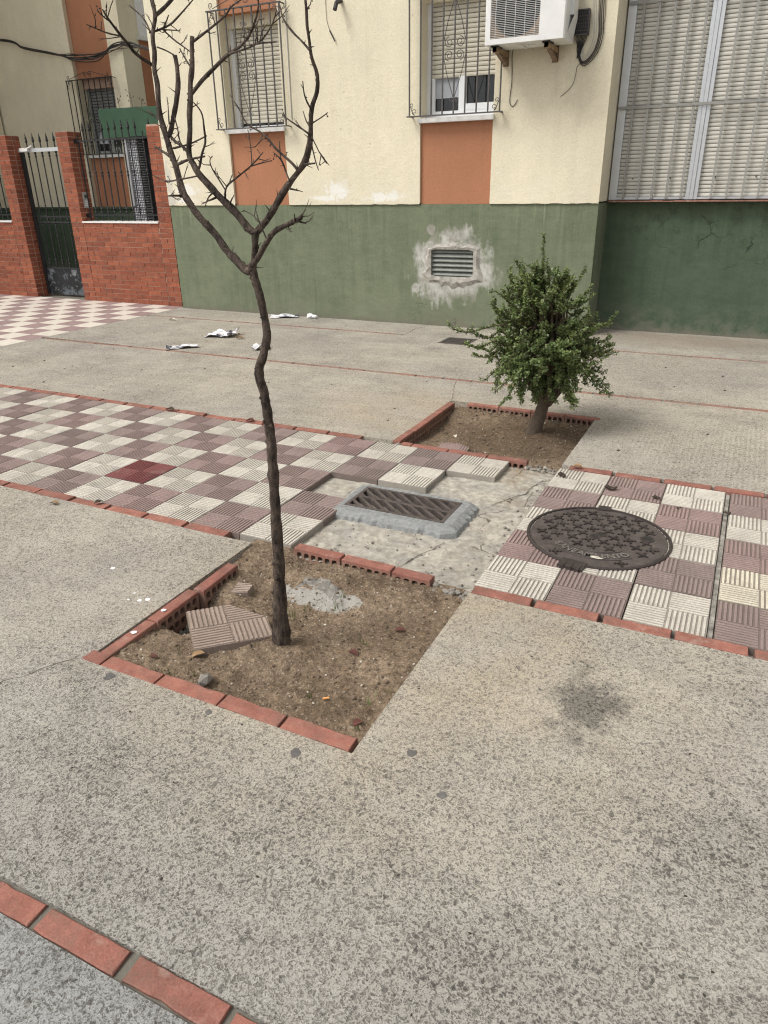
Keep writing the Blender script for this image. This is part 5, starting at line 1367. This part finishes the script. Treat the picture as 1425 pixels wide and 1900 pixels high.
for a in (R(262), R(95)):
    hg = MB()
    wide_ = .055 if a > 3 else .032
    c_, s_ = math.cos(a), math.sin(a)
    def tr(u, v): return (mc[0]+u*c_-v*s_, mc[1]+u*s_+v*c_)
    hg.prism([tr(MR-.03,-wide_), tr(MR+.045 if a > 3 else MR+.018,-wide_), tr(MR+.045 if a > 3 else MR+.018,wide_), tr(MR-.03,wide_)], -.02, mz+.003)
    if a > 3:
        for w in (-.034, .0, .034): hg.prism([tr(MR+.008,w-.009), tr(MR+.052,w-.009), tr(MR+.052,w+.009), tr(MR+.008,w+.009)], -.02, mz+.006)
    part('hinge', hg, 'iron_dark', mh)
def arc_text(word, a0, a1, r, size, zt, mat, parent, name='lettering'):
    m = MB(); dg_ = bpy.context.evaluated_depsgraph_get()
    for k, ch in enumerate(word):
        if ch == ' ': continue
        cu = bpy.data.curves.new('t', 'FONT'); cu.body = ch; cu.size = size; cu.extrude = .0015; cu.align_x = 'CENTER'; cu.offset = size*.012
        ob = bpy.data.objects.new('t', cu); col.objects.link(ob)
        bpy.context.view_layer.update(); dg_ = bpy.context.evaluated_depsgraph_get()
        me = bpy.data.meshes.new_from_object(ob.evaluated_get(dg_))
        a = a0+(a1-a0)*k/(len(word)-1)
        mt_ = Matrix.Translation((mc[0]+r*math.cos(a), mc[1]+r*math.sin(a), zt)) @ Matrix.Rotation(a+math.pi/2, 4, 'Z')
        m.add([mt_ @ v.co for v in me.vertices], [tuple(p.vertices) for p in me.polygons])
        bpy.data.objects.remove(ob); bpy.data.curves.remove(cu); bpy.data.meshes.remove(me)
    return part(name, m, mat, parent)
arc_text('SANEAMIENTO', R(226), R(313), .232, .050, dz+.0045, 'iron_worn', mh)
m = MB()
for rr_ in (.176, .246):
    pts = [(mc[0]+rr_*math.cos(R(222+95*k/20)), mc[1]+rr_*math.sin(R(222+95*k/20)), dz) for k in range(21)]; m.tube(pts, .0028, 6)
part('ridge', m, 'iron_dark', mh)
m = MB(); q = random.Random(2)
for k in range(5):
    m.prism([(mc[0]+.035+.016*q.uniform(-1,1)+r_*math.cos(t_), mc[1]-.232+.010*q.uniform(-1,1)*0+r_*.7*math.sin(t_)) for t_, r_ in ((2*math.pi*j/9, q.uniform(.008,.021)) for j in range(9))], dz+.005, dz+.0056+.0003*k)
part('paint_splash', m, 'pale_bits', mh, label='small white paint splash')

# ------------------------------------------------------------------ loose things
def loose_tile(poly, loc, rot, mat, label, cat='tile fragment'):
    me = tile_mesh(mat, poly); me.name = 'tile_fragment'
    o = link('tile_fragment', me, loc); o.rotation_euler = rot; return tag(o, label, cat)
m_tile('tile_dirty', (.36, .28, .232), (.36, .28, .232), .45)
loose_tile([(0,0),(.296,0),(.296,.146),(.17,.296),(0,.296)], (.422, -.839, -.010), (R(-2), R(2), R(46.35)), 'tile_dirty', 'broken brown ribbed tile with a missing corner leaning beside the bare trunk')
loose_tile([(0,0),(.075,.0),(.09,.055),(.02,.085)], (.265, -.425, -.035), (R(3), R(-4), R(25)), 'tile_dirty', 'small broken scrap of ribbed tile near the back of the tree pit')
loose_tile([(0,0),(.20,0),(.20,.10),(.12,.17),(0,.17)], (.35, 1.665, soil2(.45,1.74)+.012), (R(-1), R(1), R(8)), 'tile_dark', 'ribbed dark tile fragment sunk in the soil of the shrub pit')

solo('stone', rock((.555, -.945, soil1(.555,-.945)+.016), .032, 77, .75, .22), 'rubble', 'pale grey stone lying against the front bricks of the tree pit', 'stone', (.555, -.945, -.06))
# rubble in the hole under the broken tile and along the crumbled edges
def heap(pts, seed, label, mat='rubble', name='rubble'):
    ms = [rock((x, y, z), r, seed*100+k, .75, .3) for k, (x, y, z, r) in enumerate(pts)]
    o = part(name, merge(ms), mat, None); tag(o, label, 'rubble', None, 'stuff'); return o
q = random.Random(31)
heap([(.235+q.uniform(-.06,.06), -.60+q.uniform(-.06,.06), -.135+q.uniform(0,.02), q.uniform(.008,.02)) for _ in range(26)], 1, 'grey stones in the hollow under the broken tile')
heap([(.20+q.uniform(-.05,.16), -.09+q.uniform(-.06,.05), -.055+q.uniform(-.01,.02), q.uniform(.008,.022)) for _ in range(34)], 2, 'crumbled mortar at the back left corner of the tree pit')
heap([(1.08+q.uniform(-.07,.12), -.035+q.uniform(-.035,.02), -.04+q.uniform(-.01,.02), q.uniform(.007,.02)) for _ in range(34)], 3, 'crumbled mortar at the back right corner of the tree pit', 'rubble')
heap([(1.06+q.uniform(-.06,.12), 1.50+q.uniform(-.03,.03), -.03+q.uniform(-.01,.015), q.uniform(.006,.016)) for _ in range(30)], 4, 'broken bits of brick at the front right of the shrub pit', 'rubble')
heap([(.10+q.uniform(-.04,.05), 1.545+q.uniform(-.03,.03), -.02+q.uniform(-.015,.015), q.uniform(.008,.022)) for _ in range(16)], 5, 'loose stones at the front left corner of the shrub pit')
heap([(1.18+q.uniform(-.05,.03), .02+1.35*q.random(), BED+q.uniform(-.002,.008), q.uniform(.003,.009)) for _ in range(80)], 6, 'mortar crumbs along the broken edge of the paving beside the manhole', 'rubble')
heap([(.34+.82*q.random(), .03+1.1*q.random()*.4, BED+.004, q.uniform(.0025,.007)) for _ in range(60)], 7, 'small mortar crumbs on the bare concrete in front of the drain grate', 'old_cement')
# mortar bank at the left of the pit, where the bricks are missing
m = MB(); m.grid(0, 1, 0, 1, 26, 10, lambda a, b: 0)
vs2 = []
for (a, b, _) in m.v:
    y = -.262+a*.21; x = PIT1[0]-.004+b*(.10+.03*math.sin(a*9)); z = -.012-.075*b**.7+.012*fbm(x, y, 3, 4, 26)*(.3+b)
    vs2.append((x, y, z))
m.v = vs2
tag(part('mortar_bank', m, 'old_cement', None, label='rough grey mortar bank at the back left edge of the tree pit'), cat='mortar')
m = MB(); m.grid(0, 1, 0, 1, 30, 12, lambda a, b: 0); vs2 = []
for (a, b, _) in m.v:
    x = .42+a*.33; wv = .05+.03*mnoise.noise(Vector((a*5, 1, 0))); y = -.215+.03*math.sin(a*5)+(b-.5)*2*wv*(1-(2*a-1)**4*.7)
    edge = min(a, 1-a, b, 1-b)
    z = soil1(x, y)-.010+.013*ss(0, .25, edge)+.006*fbm(x, y, 1, 4, 24); vs2.append((x, y, z))
m.v = vs2
tag(part('mortar_spill', m, 'old_cement', None, label='patch of spilled grey mortar on the soil behind the bare trunk'), cat='mortar')

# dry leaves, cigarette end, droppings, shell bits
def curl_leaf(c, s, a, seed, fold=.5):
    q = random.Random(seed); m = MB(); n = 6; ca, sa = math.cos(a), math.sin(a); V = []
    for i in range(n+1):
        t = i/n; w = s*.32*math.sin(math.pi*min(1, t*.95+.05))**.8; zc = s*.10*math.sin(t*3)+.002
        for k in (-1, 0, 1):
            u, v = (t-.5)*s, k*w; z = zc+abs(k)*w*fold*(1+.3*q.random())
            V.append((c[0]+u*ca-v*sa, c[1]+u*sa+v*ca, c[2]+z))
    return m.add(V, [(i*3+k, i*3+3+k, i*3+4+k, i*3+1+k) for i in range(n) for k in (0, 1)])
def put_leaf(x, y, z, s, a, seed, mat, label): solo('dry_leaf', curl_leaf((x, y, z), s, a, seed), mat, label, 'leaf', (x, y, z), 'fallen leaves', True)
put_leaf(1.02, -.34, soil1(1.02,-.34)+.004, 0.041, .4, 1, 'dry_leaf', 'curled red leaf on the soil at the right of the tree pit')
put_leaf(.93, -.56, soil1(.93,-.56)+.003, 0.045, -.3, 2, 'dry_leaf', 'dark red leaf half buried in the middle of the tree pit')
put_leaf(1.13, -.90, soil1(1.13,-.90)+.003, 0.038, 1.2, 3, 'dry_leaf', 'red leaf in the front right corner of the tree pit')
put_leaf(.44, -.84, soil1(.44,-.85)+.004, .05, .9, 4, 'straw_leaf', 'brown leaf tucked under the near corner of the broken tile')
put_leaf(.31, -.93, soil1(.31,-.93)+.004, .035, .3, 5, 'dry_leaf', 'small pinkish leaf near the left front bricks of the tree pit')
put_leaf(1.30, 1.52, .012, .06, .1, 6, 'straw_leaf', 'pale brown leaf on the brick edging right of the shrub pit')
put_leaf(.36, 1.98, soil2(.36,1.98)+.004, .045, 2.2, 7, 'pale_bits', 'pale dry leaf on the soil at the left of the shrub pit')
put_leaf(-1.75, 1.50, .006, .08, .1, 8, 'droppings', 'clump of dark dry leaves on the far brick edging of the path')
put_leaf(-.90, -.02, .006, .05, 1.1, 9, 'droppings', 'dark dry leaf on the near brick edging of the path')
put_leaf(-1.12, -.12, .003, .05, .2, 10, 'straw_leaf', 'pale dry leaf on the concrete just below the near path edge')
put_leaf(-1.02, 1.51, .008, .07, .2, 11, 'dry_leaf', 'reddish chip lying on the far brick edging of the path')
m = MB(); z = soil1(.977,-.838)+.006; m.tube([(.968,-.845,z),(.986,-.832,z+.001)], .004, 8); solo('cigarette_end', m, 'orange_paper', 'orange cigarette end on the soil in the front of the tree pit', 'cigarette end', (.977,-.838,z))
def dropping(x, y, s, seed, label, z=.004):
    q = random.Random(seed); ms = [rock((x+q.uniform(-s,s)*.8, y+q.uniform(-s,s)*.5, z+s*.25), s*q.uniform(.35,.6), seed*10+k, .7, .3) for k in range(5)]
    solo('dog_dropping', merge(ms), 'droppings', label, 'dropping', (x, y, z), 'dark droppings on the paving')
dropping(1.245, 1.375, .026, 1, 'dark dropping on the white tile at the far left of the right paving')
dropping(1.530, 1.285, .030, 2, 'dark dropping on the brown tile behind the manhole cover')
dropping(1.770, 1.255, .020, 3, 'dark dropping on the white tile right behind the manhole cover')
dropping(1.888, 1.17, .012, 4, 'small dark dropping on the brown tile right of the manhole cover')
dropping(2.115, 1.20, .014, 5, 'small dark dropping beside the joint at the right of the paving')
def splat(x, y, r, seed, z, mat, label, name='paint_spot', group='white spots'):
    q = random.Random(seed); m = MB(); m.prism([(x+r*q.uniform(.6,1.2)*math.cos(2*math.pi*k/11), y+r*q.uniform(.6,1.1)*math.sin(2*math.pi*k/11)) for k in range(11)], z, z+.0012)
    solo(name, m, mat, label, 'spot', (x, y, z), group)
m = MB(); q = random.Random(6)
for k, (x, y, r, z) in enumerate(((.005,-.675,.010,.0),(.03,-.655,.012,.0),(-.04,-.69,.006,.0),(-.055,-.64,.005,.0),(.155,-.70,.012,.0075),(.150,-.86,.013,-.001),(-.30,-.52,.012,0))):
    m.prism([(x+r*q.uniform(.6,1.2)*math.cos(2*math.pi*t/11), y+r*q.uniform(.6,1.1)*math.sin(2*math.pi*t/11)) for t in range(11)], z, z+.0012)
o = part('paint_spots', m, 'plastic_white', None); tag(o, 'small white paint spots on and beside the left bricks of the tree pit', 'paint spots', None, 'stuff')
for k, (x, y, r, lb) in enumerate(((.272,-1.10,.021,'leftmost dark gum spot just below the front bricks of the tree pit'),(1.047,-1.133,.019,'dark gum spot below the front right bricks of the tree pit'),(1.36,-.99,.018,'dark gum spot on the concrete right of the tree pit corner'),(1.50,-1.098,.016,'dark gum spot furthest right of the tree pit corner'),(.70,-1.10,.012,'small dark gum spot below the middle front bricks of the tree pit'))):
    splat(x, y, r, 80+k, .0002, 'gum', lb, 'gum_spot', 'gum spots on the concrete')
m = MB(); 
def blades(c, n, h, seed):
    q = random.Random(seed)
    for k in range(n):
        x, y = c[0]+q.gauss(0,.012), c[1]+q.gauss(0,.012); a = q.random()*6.28; hh = h*q.uniform(.5,1.1); ln = q.uniform(.1,.5)*hh; w = .0016
        z0 = soil1(x, y) if y < 1 else soil2(x, y); dx, dy = math.cos(a), math.sin(a)
        m.add([(x-dy*w,y+dx*w,z0-.004),(x+dy*w,y-dx*w,z0-.004),(x+dx*ln*.4+dy*w*.7,y+dy*ln*.4-dx*w*.7,z0+hh*.6),(x+dx*ln*.4-dy*w*.7,y+dy*ln*.4+dx*w*.7,z0+hh*.6),(x+dx*ln,y+dy*ln,z0+hh)], [(0,1,2,3),(3,2,4)])
for k, (x, y, n, h) in enumerate(((.565,-.42,9,.05),(.60,-.36,6,.04),(.715,-.30,8,.055),(.70,-.24,5,.03),(.93,-.48,5,.04),(.42,-.97,4,.05),(.50,-.92,5,.04),(.92,-.86,6,.045),(1.12,-.80,6,.035),(1.17,-.72,5,.03),(.33,-.36,8,.03),(.38,-.86,3,.06),(1.15,-.93,5,.03),(.6,-.55,6,.03),(.55,1.72,14,.05),(.62,1.68,9,.045),(.75,1.75,6,.03))): blades((x, y), n, h, k)
o = part('grass', m, 'grass', None); tag(o, 'thin green grass blades sprouting from the soil of both pits', 'grass', None, 'stuff')
m = MB(); q = random.Random(8)
for k in range(70):
    x, y = q.uniform(.2,1.15), q.uniform(-1.0,-.1); a = q.random()*6.28; l = q.uniform(.008,.03); z = soil1(x, y)+.003
    m.tube([(x,y,z),(x+l*math.cos(a),y+l*math.sin(a),z+q.uniform(-.001,.004))], .0009, 4)
for k in range(90):
    x, y = q.uniform(.2,1.15), q.uniform(1.6,2.5); a = q.random()*6.28; l = q.uniform(.01,.04); z = soil2(x, y)+.003
    m.tube([(x,y,z),(x+l*math.cos(a),y+l*math.sin(a),z+q.uniform(-.001,.005))], .0011, 4)
o = part('straw', m, 'straw_leaf', None); tag(o, 'bits of dry straw and twig strewn over the soil of both pits', 'straw', None, 'stuff')

# small dark specks and crumbs on the concrete
ms = []; q = random.Random(44)
for k in range(70):
    x, y = q.uniform(.2, 2.6), q.uniform(-1.75, -.15)
    if PIT1[0]-.02 < x < PIT1[1]+.02 and y > PIT1[2]-.02: continue
    ms.append(rock((x, y, .001), q.uniform(.0015,.004), k, .6, .3))
for k in range(60): ms.append(rock((q.uniform(-4.5,2.3), q.choice((q.uniform(1.7,3.1), q.uniform(3.4,5.5))), .002), q.uniform(.004,.012), 500+k, .5, .3))
ms = [w for w in ms if not (PIT2[0]-.02 < w.v[0][0] < PIT2[1]+.02 and 1.5 < w.v[0][1] < 2.63)]
o = part('litter_crumbs', merge(ms), 'droppings', None); tag(o, 'tiny dark crumbs and grit scattered over the concrete', 'crumbs', None, 'stuff')

# cracks in the slabs: narrow dark slivers
def crack(pts, w, seed):
    q = random.Random(seed); m = MB(); P = []
    for a, b in zip(pts[:-1], pts[1:]):
        n = max(2, int(math.hypot(b[0]-a[0], b[1]-a[1])/.03))
        for k in range(n): P.append((a[0]+(b[0]-a[0])*k/n+q.uniform(-.008,.008), a[1]+(b[1]-a[1])*k/n+q.uniform(-.008,.008)))
    P.append(pts[-1]); V = []
    for i, p in enumerate(P):
        d = Vector((P[min(i+1,len(P)-1)][0]-P[max(i-1,0)][0], P[min(i+1,len(P)-1)][1]-P[max(i-1,0)][1])).normalized()
        ww = w*q.uniform(.3,1)*(1 if 0 < i < len(P)-1 else .1); V += [(p[0]-d.y*ww,p[1]+d.x*ww,.0008),(p[0]+d.y*ww,p[1]-d.x*ww,.0008)]
    m.add(V, [(2*i,2*i+1,2*i+3,2*i+2) for i in range(len(P)-1)]); return m
part('crack', crack([(.085,-1.05),(-.04,-1.28),(-.16,-1.55),(-.25,-1.79)], .0022, 1), 'dark_gap', pav)
part('crack', crack([(.09,2.62),(-.02,2.95),(-.10,3.2)], .0035, 2), 'dark_gap', pav)
part('crack', crack([(-1.38,4.96),(-1.42,5.3),(-1.36,5.6)], .006, 3), 'dark_gap', pav)
part('crack', crack([(-5.2,3.27),(-4.6,3.265),(-4.0,3.27)], .008, 4), 'dark_gap', pav)
m = MB(); m.box(PIT1[0]-.012, PIT1[0]+.02, -1.0, -.27, -.004, .0006); part('gap', m, 'dark_gap', pav) if False else None

# yard gully by the wall
gl = thing('yard_gully', (-.70, 4.81, 0), 'small square gully grid in the concrete left of the shrub near the wall', 'grid')
m = MB(); m.box(-.86, -.53, 4.655, 4.685, -.02, .004); m.box(-.86, -.53, 4.955, 4.985, -.02, .004); m.box(-.86, -.83, 4.685, 4.955, -.02, .0035); m.box(-.56, -.53, 4.685, 4.955, -.02, .0035); part('frame', m, 'cast_iron', gl)
for k in range(7):
    mm = MB(); x = -.83+.027+.0335*k; mm.box(x, x+.016, 4.685, 4.955, -.015, .003); part('bar', mm, 'cast_iron', gl)
m = MB(); m.box(-.83, -.56, 4.685, 4.955, .0008, .0014); part('sump', m, 'black_plastic', gl)

# litter near the wall
def sheet(c, w, l, rz, h, seed, nx=14, ny=10, fold=True):
    q = random.Random(seed); m = MB(); V = []; ca, sa = math.cos(rz), math.sin(rz)
    for j in range(ny+1):
        for i in range(nx+1):
            u, v = (i/nx-.5)*w, (j/ny-.5)*l
            u += .012*mnoise.noise(Vector((i*.7, j*.6, seed))); v += .012*mnoise.noise(Vector((i*.7, j*.6, seed+9)))
            z = .004+h*abs(mnoise.noise(Vector((i/nx*2.4, j/ny*2.4, seed*1.7))))*1.6+h*.5*(math.sin(i/nx*5+seed)**2)
            V.append((c[0]+u*ca-v*sa, c[1]+u*sa+v*ca, z))
    m.add(V, [(j*(nx+1)+i, j*(nx+1)+i+1, (j+1)*(nx+1)+i+1, (j+1)*(nx+1)+i) for j in range(ny) for i in range(nx)])
    return m
solo('newspaper', sheet((-3.30,4.12), .34, .26, .25, .05, 3), 'paper', 'crumpled black and white newspaper sheet, largest of the litter on the concrete', 'newspaper', (-3.30,4.12,0), 'litter', True)
solo('newspaper', sheet((-3.28,3.42), .33, .17, .75, .022, 5), 'paper', 'folded white newspaper lying on the brick line left of the bare trunk', 'newspaper', (-3.28,3.42,0), 'litter', True)
solo('crumpled_paper', sheet((-2.44,3.66), .19, .15, .5, .05, 8), 'paper', 'small crumpled blue and white paper just left of the bare trunk', 'paper', (-2.44,3.66,0), 'litter', True)
solo('newspaper', sheet((-3.35,5.49), .36, .22, .5, .018, 12), 'paper', 'flat newspaper at the foot of the green wall', 'newspaper', (-3.35,5.49,0), 'litter', True)
ms = [rock((-2.97+.05*math.cos(k*2.1), 5.55+.02*math.sin(k*1.7), .025), .035+.008*(k % 3), 900+k, .7, .3) for k in range(5)]
solo('crumpled_paper', merge(ms), 'plastic_white', 'crumpled white paper ball at the foot of the green wall', 'paper', (-2.97,5.55,0), 'litter')
solo('paper_scrap', curl_leaf((-2.99,4.04,.006), .10, .3, 71), 'straw_leaf', 'small brown paper scrap beside the largest newspaper sheet', 'paper', (-2.99,4.04,0), 'litter')
solo('paper_scrap', curl_leaf((-4.55,4.72,.006), .09, .3, 72), 'pale_bits', 'small pale scrap on the concrete near the brick pillar', 'paper', (-4.55,4.72,0), 'litter')

part('crack', crack([(.96,.83),(1.02,.95),(1.10,1.12),(1.13,1.3)], .0035, 7).xf(Matrix.Translation((0,0,BED+.004))), 'dark_gap', path)
part('crack', crack([(.93,.38),(.88,.27),(.84,.12),(.80,.02)], .003, 8).xf(Matrix.Translation((0,0,BED+.004))), 'dark_gap', path)
